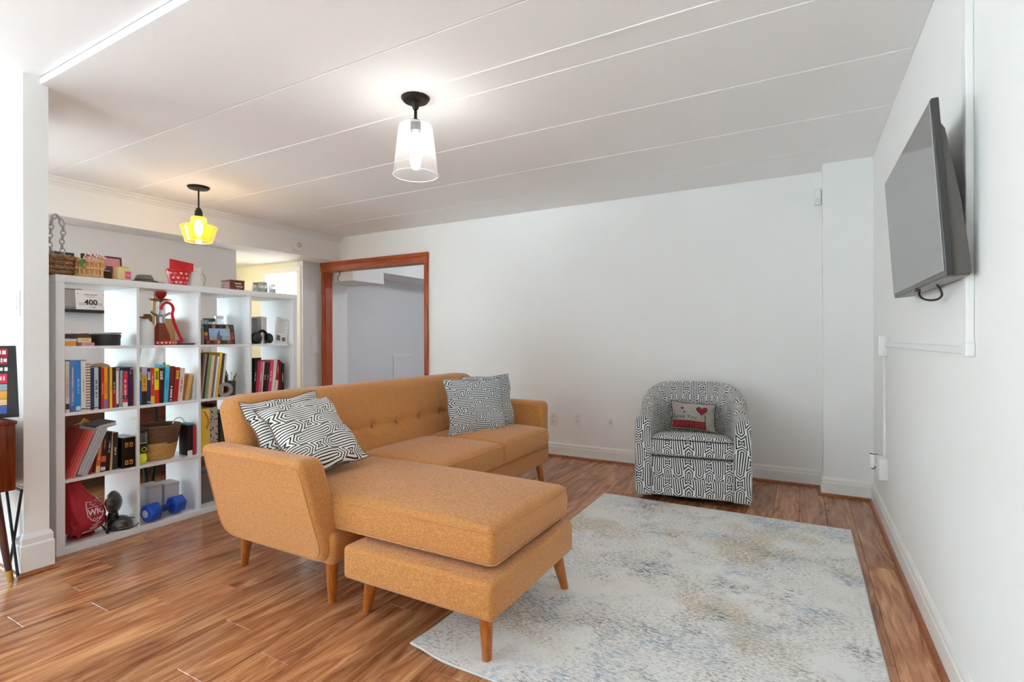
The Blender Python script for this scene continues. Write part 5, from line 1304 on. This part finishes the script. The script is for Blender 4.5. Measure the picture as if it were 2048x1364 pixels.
# ---- row 4, first column: drawstring sack and weights
Z = CZ[3]
def sack():
    t = thing('drawstring_sack', 'red drawstring sack with white crest slumped in the lowest cell', 'sack', (SX - .13, SY + .14, Z))
    x0, y0 = SX - .135, SY + .156
    def base(a, b):
        an = 2 * PI * a
        hz = .315 * b
        prof = (math.sin(min(1, b * 4 + .12) * PI / 2)) * (1 - .74 * smoothstep(.30, 1, b))
        ry = .108 * prof * (1 + .05 * math.sin(3 * an + 6 * b) + .03 * math.sin(7 * an + 11 * b)); rx = .105 * prof * (1 + .08 * math.sin(4 * an + 5 * b + 1))
        sway = -.035 * smoothstep(.3, 1, b)
        cs, sn_ = math.cos(an), math.sin(an); q_ = .72
        fold = 1 + .05 * math.sin(11 * an + 14 * b) * smoothstep(.05, .3, b) + .04 * math.sin(5 * an - 17 * b)
        return Vector((x0 + fold * rx * math.copysign(abs(cs) ** q_, cs), y0 + sway + .97 * ry * math.copysign(abs(sn_) ** q_, sn_), Z + .004 + hz + .006 * math.sin(5 * an + 9 * b) * b))
    obj('body', MB().grid(base, 60, 36, True), M((176, 30, 44), .65, noise=.12, nscale=12), t, True, 80)
    obj('underside', MB().lathe([(0, Z + .002), (.06, Z + .002), (.06, Z + .01), (0, Z + .01)], 20, (x0, y0, 0)), M((150, 24, 36), .7), t)
    def at(s, z, lift):          # point on the front: s metres sideways, z metres up
        b = max(.02, min(.98, z / .315)); best = None
        for k in range(-40, 41):
            a = k / 160
            p = base(a % 1, b)
            d = abs((p.y - y0) - s)
            if best is None or d < best[0]: best = (d, p)
        q = best[1]; return Vector((q.x + lift, y0 + s, Z + z))
    WH = M((236, 232, 232), .6)
    shield = [(-.035, .165), (-.030, .178), (-.012, .172), (0, .180), (.012, .172), (.030, .178), (.035, .165), (.034, .12), (.022, .10), (0, .086), (-.022, .10), (-.034, .12)]
    cen = .034
    shield = [(x * 1.2, .133 + (z - .133) * 1.2 + .008) for x, z in shield]
    obj('crest_outline', MB().tube([at(cen + x, z, .003) for x, z in shield], .0022, 6, True), WH, t, True)
    obj('crest_bar', MB().tube([at(cen - .038 + .076 * k / 8, .163, .003) for k in range(9)], .0016, 6), WH, t)
    obj('crest_swirl', MB().tube([at(cen - .022 + .044 * k / 10, .176 + .006 * math.sin(k * 1.3), .003) for k in range(11)], .0014, 6), WH, t)
    obj('crest_swirl', MB().tube([at(cen - .018 + .036 * k / 10, .103 + .006 * math.sin(k * 1.5), .003) for k in range(11)], .0014, 6), WH, t)
    tm = text_mb('WIG', .040, Matrix.Identity(4), .15, 0, .0008)
    obj('lettering', MB().add([at(cen + v[0], .138 + v[1], .0035) for v in tm.v], tm.f), WH, t, False)
    for k, (s0, s1, z) in enumerate(((.01, .055, .072), (-.005, .04, .061), (.005, .035, .051), (-.03, .01, .037))):
        obj('print_line', MB().tube([at(s0 + (s1 - s0) * j / 6, z - .008 * j / 6 * 0 + .006 * j / 6, .003) for j in range(7)], .0016, 5), WH, t)
    obj('cord', MB().tube([at(.085, .10, .004), at(.088, .07, .008), at(.085, .04, .010), (x0 + .10, y0 + .085, Z + .012)], .005, 8), M((30, 24, 26), .6), t)
    obj('cord_tip', MB().lathe([(.008, 0), (.009, .01), (.006, .02), (0, .022)], 12, (x0 + .10, y0 + .085, Z + .002)), M((30, 24, 26), .5), t)
    fold = MB().grid(lambda a, b: (x0 + .095 + .015 * math.sin(5 * a), y0 - .085 + .07 * a, Z + .03 + .075 * b + .012 * math.sin(8 * a + 3 * b) - .04 * a * b), 8, 8)
    ob = obj('side_fold', fold, M((160, 26, 40), .65), t, True, 80); ob.modifiers.new('thick', 'SOLIDIFY').thickness = .003
sack()
STEEL = M((96, 94, 92), .25, .85)
def dome(R, th): return [(0, -th), (R * .55, -th * .85), (R * .9, -th * .4), (R, 0), (R * .9, th * .4), (R * .55, th * .85), (0, th)]
t = thing('steel_dome', 'upright dark steel bowl shaped speaker beside the red sack', 'speaker', (SX - .10, SY + .30, Z))
ax1 = (.75, .62, .12)
obj('shell', MB().lathe(dome(.064, .032), 36, (SX - .10, SY + .298, Z + .150), ax1), STEEL, t, True, 80)
obj('rim', torus_mb(.064, .0035, (SX - .10, SY + .298, Z + .150), ax1, 40, 8), M((176, 172, 168), .25, .9), t)
obj('stand', MB().cone((SX - .12, SY + .30, Z), (SX - .11, SY + .30, Z + .10), .045, .02, 20), M((36, 34, 34), .4), t)
t = thing('steel_dome', 'lower dark steel dome speaker with a looped black cable', 'speaker', (SX - .06, SY + .32, Z))
obj('shell', MB().lathe([(.060, 0), (.064, .012), (.060, .035), (.044, .058), (.022, .070), (0, .073)], 36, (SX - .082, SY + .318, Z)), STEEL, t, True, 80)
obj('rim', torus_mb(.062, .003, (SX - .082, SY + .318, Z + .010), (0, 0, 1), 40, 8), M((150, 148, 144), .25, .9), t)
obj('cable', MB().tube([(SX - .008 + .022 * math.cos(a * PI / 16 + .6), SY + .318 + .060 * math.cos(a * PI / 16 + .9), Z + .036 + .034 * math.sin(a * PI / 16 + .9)) for a in range(27)], .0028, 6), M((24, 24, 24), .5), t)
# ---- row 4, second column: dumbbell, cartons
def dumbbell():
    a = Vector((SX - .022, SY + .425, Z + .0565)); b = Vector((SX - .075, SY + .66, Z + .0565)); d = (b - a).normalized(); L = (b - a).length
    t = thing('dumbbell', 'blue vinyl hexagonal dumbbell in the lowest cell', 'dumbbell', tuple((a + b) / 2 - Vector((0, 0, .0565))))
    BL = M((24, 78, 190), .35)
    def hexhead(p, q):
        prof = [(.042, 0), (.056, .014), (.056, (q - p).length - .012), (.042, (q - p).length)]
        return MB().lathe(prof, 6, p, (q - p).normalized())
    obj('head', hexhead(a, a + d * .078), BL, t, True, 25, wn=True)
    obj('head', hexhead(b - d * .078, b), BL, t, True, 25, wn=True)
    obj('handle', MB().lathe([(.017, 0), (.020, .03), (.020, L - .186), (.017, L - .156)], 20, a + d * .078, d), M((18, 56, 140), .4), t)
    obj('end_plate', MB().lathe([(.022, 0), (.022, .002), (0, .002)], 20, a - d * .0005, -d), M((206, 212, 226), .4), t)
dumbbell()
carton('carton', 'white carton with bluish front behind the dumbbell, nearer the weights', 'box', SX - .25, SX - .14, .50, .578, Z, Z + .185, (206, 206, 212), ((196, 194, 190), .02))
carton('carton', 'white carton with bluish front behind the dumbbell, by the divider', 'box', SX - .25, SX - .14, .592, .68, Z, Z + .175, (208, 208, 214), ((198, 196, 192), .02))
carton('plastic_crate', 'navy plastic crate in the back corner behind the dumbbell', 'box', SX - .30, SX - .22, .395, .47, Z, Z + .09, (34, 34, 84))
t = thing('charger_block', 'small white power adapter lying between the dumbbell heads', 'adapter', (SX - .12, SY + .53, Z))
obj('body', MB().bbox(SX - .13, SX - .10, SY + .49, SY + .555, Z, Z + .055, .006, 2), M((214, 212, 206), .5), t)
obj('plug', MB().box(SX - .10, SX - .094, SY + .51, SY + .53, Z + .02, Z + .03), M((160, 160, 160), .4, .6), t, False)
carton('storage_box', 'grey tote in the lowest cell behind the sofa', 'box', SX - .28, SX - .1, .78, 1.04, Z, Z + .2, (120, 116, 112))

# ================================================================ on top of the bookcase
ZT = 1.464
# wicker basket with tall chain handle
bx_, by_ = SX - .13, SY + .035
t = thing('wicker_basket', 'brown wicker basket with a tall grey macrame handle on the bookcase', 'basket', (bx_, by_, ZT))
WK = M((150, 110, 72), .8, noise=.4, nscale=120)
n_st = 28
for k in range(n_st):
    a = 2 * PI * k / n_st; ob_ = None
    p = [(bx_ + (.075 + .022 * s) * math.cos(a), by_ + (.075 + .022 * s) * math.sin(a), ZT + .095 * s) for s in (0, .5, 1)]
    obj('stake', MB().tube(p, .0035, 6), WK, t)
for j in range(11):
    s = (j + .5) / 11; pts = []
    for k in range(n_st * 2):
        a = PI * k / n_st; w = .0045 * (1 if (k // 1 + 2 * j) % 4 in (0, 1) else -1); r = .075 + .022 * s + w
        pts.append((bx_ + r * math.cos(a), by_ + r * math.sin(a), ZT + .004 + .09 * s))
    obj('strand', MB().tube(pts, .0042, 6, True), M((164, 122, 82) if j % 3 else (120, 84, 58), .8, noise=.3, nscale=90), t)
obj('braided_rim', MB().tube([(bx_ + (.098 + .005 * math.sin(12 * a)) * math.cos(a), by_ + (.098 + .005 * math.sin(12 * a)) * math.sin(a), ZT + .098 + .006 * math.sin(24 * a)) for a in [2 * PI * q / 96 for q in range(96)]], .008, 6, True), WK, t)
obj('bottom', MB().lathe([(0, ZT + .001), (.076, ZT + .001), (.076, ZT + .008), (0, ZT + .008)], 24, (bx_, by_, 0)), WK, t)
CHN = M((176, 176, 178), .35, .2)
hpath = []
for k in range(21):
    s = k / 20
    if s < .42: q = s / .42; p = (bx_ + .03, by_ - .022 + .004 * math.sin(q * 9), ZT + .08 + .20 * q)
    elif s < .58: q = (s - .42) / .16; p = (bx_ + .03, by_ - .022 + .052 * q, ZT + .28 + .045 * math.sin(PI * q))
    else: q = (s - .58) / .42; p = (bx_ + .03, by_ + .03 + .004 * math.sin(q * 9), ZT + .28 - .20 * q)
    hpath.append(Vector(p))
for k in range(20):
    a, b = hpath[k], hpath[k + 1]; c = (a + b) / 2; d = (b - a).normalized(); L = (b - a).length * .62
    side = Vector((0, 1, 0)) if k % 2 else Vector((1, 0, 0))
    side = (side - d * side.dot(d)).normalized()
    obj('handle_link', MB().tube([c + d * L * math.cos(q * PI / 8) + side * .010 * math.sin(q * PI / 8) for q in range(16)], .0035, 6, True), CHN, t)
# bamboo cage basket with ribbons and candy canes
cx_, cy_ = SX - .075, SY + .172
t = thing('bamboo_basket', 'pale bamboo lattice basket full of striped candy canes', 'basket', (cx_, cy_, ZT))
BAM = M((226, 184, 112), .6, noise=.12, nscale=60)
for k in range(18):
    a = 2 * PI * k / 18
    obj('slat', MB().tube([(cx_ + .060 * math.cos(a), cy_ + .060 * math.sin(a), ZT + .002), (cx_ + .062 * math.cos(a), cy_ + .062 * math.sin(a), ZT + .095)], .004, 6), BAM, t)
for z, r in ((.006, .062), (.012, .063), (.048, .0645), (.054, .0645), (.09, .064), (.096, .064)):
    obj('hoop', torus_mb(r, .0035, (cx_, cy_, ZT + z), (0, 0, 1), 32, 6), BAM, t)
obj('liner', MB().lathe([(.056, ZT + .002), (.056, ZT + .085), (0, ZT + .086)], 24, (cx_, cy_, 0)), M((214, 150, 130), .8, noise=.3, nscale=60), t)
obj('ribbon', MB().tube([(cx_ + .055, cy_ - .05 + .012 * math.sin(k), ZT + .07 + .022 * math.sin(k * .6)) for k in range(12)], .004, 6), M((60, 140, 60), .5), t)
for k in range(5):
    p0 = Vector((cx_ + .02 * math.sin(k), cy_ - .03 + .018 * k, ZT + .088))
    pts = [p0 + Vector((.01 * k * 0, .0, .0))] + [p0 + Vector((.012, .006 + .016 * (1 - math.cos(q * PI / 6)), .028 + .016 * math.sin(q * PI / 6))) for q in range(7)]
    t2 = thing('candy_cane', ['striped candy cane nearest the green ribbon in the bamboo basket', 'striped candy cane next after the one by the green ribbon', 'striped candy cane in the middle of the bamboo basket', 'striped candy cane just past the middle of the bamboo basket', 'striped candy cane nearest the sunset photograph in the bamboo basket'][k], 'candy cane', tuple(p0), group='candy canes in the bamboo basket')
    obj('stick', MB().tube(pts, .0042, 8), M((240, 234, 232), .3), t2)
    for q in range(1, len(pts) - 1, 2):
        obj('stripe', MB().tube([pts[q], pts[q] + (pts[q + 1] - pts[q]) * .5], .0046, 8), M((206, 40, 50), .3), t2)
# framed pictures behind the baskets
def top_frame(label, x, o, w, h, tilt, fcol, pic, rot=0):
    t = thing('picture_frame', label, 'picture frame', (x, SY + o, ZT), (0, math.radians(-tilt), math.radians(rot)))
    obj('frame', MB().bbox(-.014, 0, -w / 2, w / 2, 0, h, .002, 1), M(fcol, .4), t, local=True)
    for nm, (y0, y1, z0, z1), c in pic:
        obj(nm, MB().box(0, .001 + (.0006 if nm != 'picture' else 0), y0, y1, z0, z1), M(c, .35), t, False, local=True)
    return t
top_frame('dark framed sunset photograph of two people behind the bamboo basket', SX - .19, .29, .20, .155, 8, (52, 30, 26),
          [('picture', (-.088, .088, .012, .143), (216, 138, 140)), ('picture_field', (-.088, .088, .012, .05), (176, 104, 52)), ('picture_band', (-.088, .088, .05, .075), (190, 96, 70)),
           ('picture_person', (-.03, .0, .05, .10), (90, 36, 36)), ('picture_person', (.015, .05, .05, .095), (84, 40, 44))])
top_frame('small black framed print in front of the sunset photograph', SX - .13, .262, .09, .068, 6, (30, 20, 18), [('picture', (-.036, .036, .008, .060), (66, 30, 20)), ('picture_strip', (-.036, .036, .056, .060), (226, 214, 200))])
top_frame('dark framed blue grey picture behind the wicker basket', SX - .30, .08, .24, .165, 8, (50, 44, 40), [('picture', (-.104, .104, .015, .15), (122, 134, 150))])
t = thing('candle_jar', 'cream wax candle jar with a pink label on the bookcase', 'candle', (SX - .05, SY + .325, ZT))
obj('jar', MB().rbox((SX - .05, SY + .320, ZT + .036), (.032, .034, .036), .012, (3, 3, 3), 4), M((232, 208, 150), .3), t, True, 60)
obj('label_patch', MB().bbox(SX - .0182, SX - .0172, SY + .322, SY + .352, ZT + .008, ZT + .052, .0005, 1), M((222, 96, 134), .5), t)
obj('label_panel', MB().box(SX - .0175, SX - .0168, SY + .328, SY + .346, ZT + .026, ZT + .034), M((236, 150, 176), .5), t, False)
obj('lid', MB().bbox(SX - .074, SX - .026, SY + .296, SY + .346, ZT + .070, ZT + .08, .004, 2), M((224, 190, 120), .4), t)
t = thing('stone_dish', 'mottled grey stone dish with coiled chain on the bookcase', 'dish', (SX - .09, SY + .46, ZT))
obj('dish', MB().lathe([(.045, ZT), (.062, ZT + .006), (.066, ZT + .014), (.05, ZT + .016), (0, ZT + .016)], 28, (SX - .09, SY + .46, 0)), M((104, 102, 96), .7, noise=.4, nscale=70), t)
obj('coil', MB().tube([(SX - .09 + (.045 - .0002 * k) * math.cos(k * .45), SY + .455 + (.045 - .0002 * k) * math.sin(k * .45), ZT + .02 + .0004 * k) for k in range(60)], .006, 6), M((136, 132, 124), .5, .4, noise=.4, nscale=120), t)
obj('tongue', MB().bbox(SX - .06, SX - .04, SY + .49, SY + .545, ZT, ZT + .008, .003, 1), M((90, 88, 84), .6), t)
# red heart pail with cards
px_, py_ = SX - .10, SY + .655
t = thing('heart_pail', 'red tin pail printed with white hearts on the bookcase', 'pail', (px_, py_, ZT))
def pail_r(z): return .048 + .20 * z
obj('bucket', MB().lathe([(0, ZT + .002), (.048, ZT), (.048 + .018, ZT + .09), (.067, ZT + .094), (.063, ZT + .09), (.045, ZT + .004), (0, ZT + .004)], 32, (px_, py_, 0)), M((204, 24, 30), .35), t)
obj('rolled_rim', torus_mb(.067, .004, (px_, py_, ZT + .094), (0, 0, 1), 36, 8), M((214, 40, 44), .3), t)
hs = [(16 * math.sin(a) ** 3 / 17, (13 * math.cos(a) - 5 * math.cos(2 * a) - 2 * math.cos(3 * a) - math.cos(4 * a)) / 17) for a in [2 * PI * k / 20 for k in range(20)]]
for i in range(5):
    for j in range(3):
        a0 = -1.15 + .46 * i + .2 * (j % 2); z0 = .02 + .028 * j; s = .0095
        vs = []
        for (x, z) in hs:
            zz = z0 + s * z; r = pail_r(zz) + .001; a = a0 + s * x / r
            vs.append((px_ + r * math.cos(a), py_ + r * math.sin(a), ZT + zz))
        c = (px_ + (pail_r(z0) + .0016) * math.cos(a0), py_ + (pail_r(z0) + .0016) * math.sin(a0), ZT + z0)
        obj('heart', MB().add([c] + vs, [(0, 1 + k, 1 + (k + 1) % 20) for k in range(20)]), M((244, 214, 210) if (i + j) % 3 else (236, 120, 110), .4), t, False)
obj('bail', MB().tube([(px_ + .02, py_ - .068, ZT + .09), (px_ + .03, py_ - .078, ZT + .10), (px_ + .05, py_ - .06, ZT + .088), (px_ + .06, py_ - .03, ZT + .08)], .005, 6), M((206, 30, 34), .4), t)
t = thing('envelope', 'bright red envelope standing in the heart pail', 'envelope', (px_ - .004, py_ + .008, ZT + .042), (math.radians(-6), math.radians(-8), 0))
obj('body', MB().bbox(-.002, .002, -.062, .085, .0, .125, .0008, 1), M((214, 20, 26), .5), t, local=True)
obj('flap_edge', MB().prism([(-.06, .122), (.083, .122), (.012, .07)], 'x', .002, .0026), M((196, 16, 22), .5), t, False, local=True)
t = thing('greeting_card', 'white greeting card with dark strip behind the red envelope', 'card', (px_ - .03, py_ + .04, ZT + .03), (math.radians(-20), math.radians(-8), 0))
obj('card', MB().bbox(-.002, .002, -.06, .06, 0, .135, .0008, 1), M((236, 238, 238), .5), t, local=True)
obj('strip', MB().box(.002, .0028, -.055, .03, .112, .122), M((110, 116, 120), .5), t, False, local=True)
t = thing('white_pitcher', 'white ceramic pitcher with angled handle beside the heart pail', 'pitcher', (SX - .10, SY + .765, ZT))
obj('body', MB().lathe([(.05, ZT), (.052, ZT + .004), (.048, ZT + .05), (.036, ZT + .085), (.030, ZT + .10), (.027, ZT + .10), (.03, ZT + .085), (0, ZT + .02)], 32, (SX - .10, SY + .755, 0)), M((222, 220, 214), .3), t)
obj('spout', MB().cone((SX - .10, SY + .775, ZT + .095), (SX - .10, SY + .80, ZT + .135), .026, .006, 16), M((226, 224, 220), .3), t)
obj('handle', MB().tube([(SX - .09, SY + .78, ZT + .092), (SX - .09, SY + .812, ZT + .09), (SX - .09, SY + .822, ZT + .05), (SX - .09, SY + .806, ZT + .012)], .006, 8), M((206, 196, 178), .3), t)
t = thing('keepsake_box', 'small reddish wooden box with white script on the bookcase', 'box', (SX - .09, SY + 1.0, ZT))
kb0, kb1 = .950, 1.058
obj('body', MB().bbox(SX - .13, SX - .03, SY + kb0, SY + kb1, ZT, ZT + .058, .003, 1), wood_mat('keepsake_wood', (96, 40, 24), (140, 66, 40), (4, 1, 4)), t)
obj('lid', MB().bbox(SX - .132, SX - .028, SY + kb0 - .002, SY + kb1 + .002, ZT + .058, ZT + .068, .003, 1), wood_mat('keepsake_lid', (80, 34, 22), (120, 56, 34), (4, 1, 4)), t)
for k in range(2): obj('script_print', MB().tube([(SX - .029, SY + .984 + .05 * q / 24 + .008 * k, ZT + .044 - .02 * k + .006 * math.sin(q * 1.7 + k) + .002 * math.sin(q * .6)) for q in range(25)], .0014, 5), M((236, 226, 216), .6), t, False)
obj('script_dot', MB().lathe([(.003, 0), (.003, .0008), (0, .0009)], 8, (SX - .0296, SY + 1.01, ZT + .009), (1, 0, 0)), M((236, 226, 216), .6), t, False)
jar('widest lidded glass jar at the end of the bookcase top', SX - .17, SY + 1.285, ZT, .042, .075, (170, 172, 174), .012, ((236, 236, 236), .55))
jar('small glass jar with dark lid nearest the wooden box', SX - .10, SY + 1.19, ZT, .022, .062, (90, 92, 94), .010, ((230, 230, 230), .5))
jar('small glass jar with pale lid at the outer end of the bookcase top', SX - .09, SY + 1.318, ZT, .024, .058, (214, 214, 216), .010, ((236, 236, 236), .6))

# ================================================================ cabinet by the partition
t = thing('walnut_cabinet', 'low walnut cabinet on tapered legs against the partition', 'cabinet', (-3.6, .80, 0))
obj('body', MB().bbox(-4.35, -3.175, .60, .965, .43, .735, .004, 2), WALNUT, t)
obj('top', MB().bbox(-4.36, -3.165, .59, .968, .735, .752, .003, 2), WALNUT, t)
dr = obj('door', MB().bbox(-3.77, -3.235, .590, .602, .45, .72, .003, 1), WALNUT, t)
obj('knob', MB().lathe([(.006, 0), (.010, .015), (.006, .02), (0, .02)], 14, (-3.70, .59, .6), (0, -1, 0)), M((176, 140, 70), .3, 1), dr)
dr = obj('door', MB().bbox(-4.33, -3.79, .590, .602, .45, .72, .003, 1), WALNUT, t)
obj('knob', MB().lathe([(.006, 0), (.010, .015), (.006, .02), (0, .02)], 14, (-3.86, .59, .6), (0, -1, 0)), M((176, 140, 70), .3, 1), dr)
for tp, bt in (((-3.28, .92, .43), (-3.215, .958, 0)), ((-3.30, .65, .43), (-3.20, .60, 0)), ((-4.25, .93, .43), (-4.33, .945, 0)), ((-4.25, .65, .43), (-4.33, .60, 0))):
    v0, v1 = Vector(bt), Vector(tp); m_ = v0 + (v1 - v0) * .12
    lg = obj('leg', MB().cone(m_, v1, .0125, .020, 16), M((74, 34, 22), .35), t)
    obj('brass_ferrule', MB().cone(v0, m_, .0115, .0135, 16), M((198, 164, 92), .3, 1), lg)
t = thing('folding_stand', 'thin black crossed stand behind the walnut cabinet', 'stand', (-3.22, .99, 0))
obj('strut', MB().tube([(-3.19, .99, .42), (-3.36, .995, .0)], .006, 8), M((28, 20, 18), .5), t)
obj('strut', MB().tube([(-3.36, .985, .42), (-3.215, .985, .0)], .006, 8), M((28, 20, 18), .5), t)
obj('bar', MB().tube([(-3.19, .99, .42), (-3.36, .985, .42)], .006, 8), M((28, 20, 18), .5), t)
t = thing('framed_poster', 'black framed poster of red and white panels leaning on the cabinet', 'poster', (-3.335, .925, .753), (math.radians(-6), 0, math.radians(68)))
# local x runs along the poster, face towards -y
obj('frame', MB().bbox(-.20, .13, -.010, .010, 0, .345, .003, 1), M((38, 34, 32), .5), t, local=True)
rowc = [(.30, .33, (196, 32, 60)), (.255, .298, (150, 24, 44)), (.215, .25, (30, 30, 40)), (.165, .21, (214, 40, 62)), (.13, .16, (150, 170, 180)), (.09, .128, (226, 168, 60)), (.06, .088, (230, 190, 140)), (.02, .058, (70, 90, 170))]
for z0, z1, c in rowc: obj('print_panel', MB().box(-.18, .055, -.0115, -.010, z0, z1), M(c, .4), t, False, local=True)
for k, z in enumerate((.312, .274, .232, .188)):
    obj('print_lettering', marks_mb(.10, .022, frame4((-.0, -.0122, z), (1, 0, 0), (0, 0, 1)), 20 + k), M((244, 236, 236), .5), t, False, local=True)
obj('side_label', MB().box(.128, .1308, -.006, .003, .16, .235), M((236, 234, 230), .5), t, False, local=True)

# ================================================================ dining side, seen through the bookcase
t = thing('sideboard', 'brown wooden sideboard behind the bookcase', 'sideboard', (-4.85, 2.35, 0))
SBW = wood_mat('sideboard_wood', (92, 50, 28), (132, 78, 46), (4, .6, 4), .4)
obj('body', MB().bbox(-5.10, -4.62, 1.62, 3.05, .08, .70, .004, 1), SBW, t)
obj('top', MB().bbox(-5.12, -4.60, 1.60, 3.07, .70, .73, .004, 1), SBW, t)
for k in range(3):
    d_ = obj('door', MB().bbox(-4.622, -4.606, 1.64 + .47 * k, 2.09 + .47 * k, .11, .68, .003, 1), SBW, t)
    obj('knob', MB().lathe([(.008, 0), (.013, .014), (.008, .02), (0, .021)], 14, (-4.606, 2.05 + .47 * k, .42), (1, 0, 0)), M((180, 180, 180), .25, 1), d_)
for x in (-5.08, -4.66):
    for y in (1.65, 3.0): obj('leg', MB().bbox(x, x + .04, y, y + .04, 0, .08, .003, 1), SBW, t)
def dining_chair(x, y, rz, label):
    t = thing('dining_chair', label, 'chair', (x, y, 0), (0, 0, rz), 'black dining chairs behind the bookcase')
    BK = M((20, 19, 19), .6)
    obj('seat', MB().rbox((0, 0, .45), (.21, .21, .03), .02, (4, 4, 2), 3), BK, t, True, 60, local=True)
    obj('backrest', MB().rbox((-.20, 0, .74), (.018, .20, .13), .015, (2, 6, 4), 3), BK, t, True, 60, local=True)
    for sx_ in (-1, 1):
        for sy_ in (-1, 1):
            obj('leg', MB().cone((.19 * sx_ * 1.05, .19 * sy_ * 1.05, 0), (.18 * sx_, .18 * sy_, .43), .012, .018, 12), BK, t, True, 50, local=True)
    for sy_ in (-1, 1): obj('back_post', MB().tube([(-.185, .17 * sy_, .43), (-.20, .17 * sy_, .66)], .012, 8), BK, t, True, local=True)
dining_chair(-4.22, 1.72, 0, 'black dining chair behind the first column of the bookcase')
dining_chair(-4.22, 2.36, .3, 'black dining chair behind the second column of the bookcase')
t = thing('shopping_bag', 'crumpled white and grey shopping bag on the sideboard', 'shopping bag', (-4.82, 2.42, .73))
def sbag(a, b):
    an = 2 * PI * a; r = .17 * (1 - .35 * b * b) * (1 + .10 * math.sin(4 * an + 4 * b) + .07 * math.sin(9 * an - 6 * b))
    return (-4.82 + r * .75 * math.cos(an), 2.42 + r * math.sin(an), .732 + .42 * b + .02 * math.sin(3 * an) * b)
obj('body', MB().grid(sbag, 36, 16, True), M((206, 206, 206), .5, noise=.15, nscale=9), t, True, 80)
obj('base', MB().lathe([(0, .732), (.12, .732), (.12, .74), (0, .741)], 20, (-4.82, 2.42, 0)), M((190, 190, 190), .6), t)
obj('print', MB().bbox(-4.69, -4.685, 2.36, 2.42, .84, .93, .002, 1), M((120, 122, 124), .5), t)
lump('dark_pouch', 'black pouch beside the shopping bag on the sideboard', 'pouch', (-4.78, 2.70, .73), (.09, .09, .12), .05, M((26, 24, 24), .7), .01, 33)
lump('red_pouch', 'dull red pouch beside the shopping bag on the sideboard', 'pouch', (-4.78, 2.18, .73), (.08, .07, .06), .04, M((150, 50, 44), .7), .008, 37)
t = thing('wall_hanger', 'white wall hanger with black hooks seen behind the last column', 'hanger', (XL, 3.2, 1.0))
obj('board', MB().bbox(XL, XL + .02, 3.12, 3.36, .86, 1.22, .004, 1), TRIMW, t)
for zz in (1.13, 1.02): obj('hook', MB().tube([(XL + .02, 3.26, zz + .05), (XL + .05, 3.26, zz + .03), (XL + .055, 3.26, zz - .01), (XL + .04, 3.24, zz - .02)], .006, 6), M((24, 24, 24), .4), t)
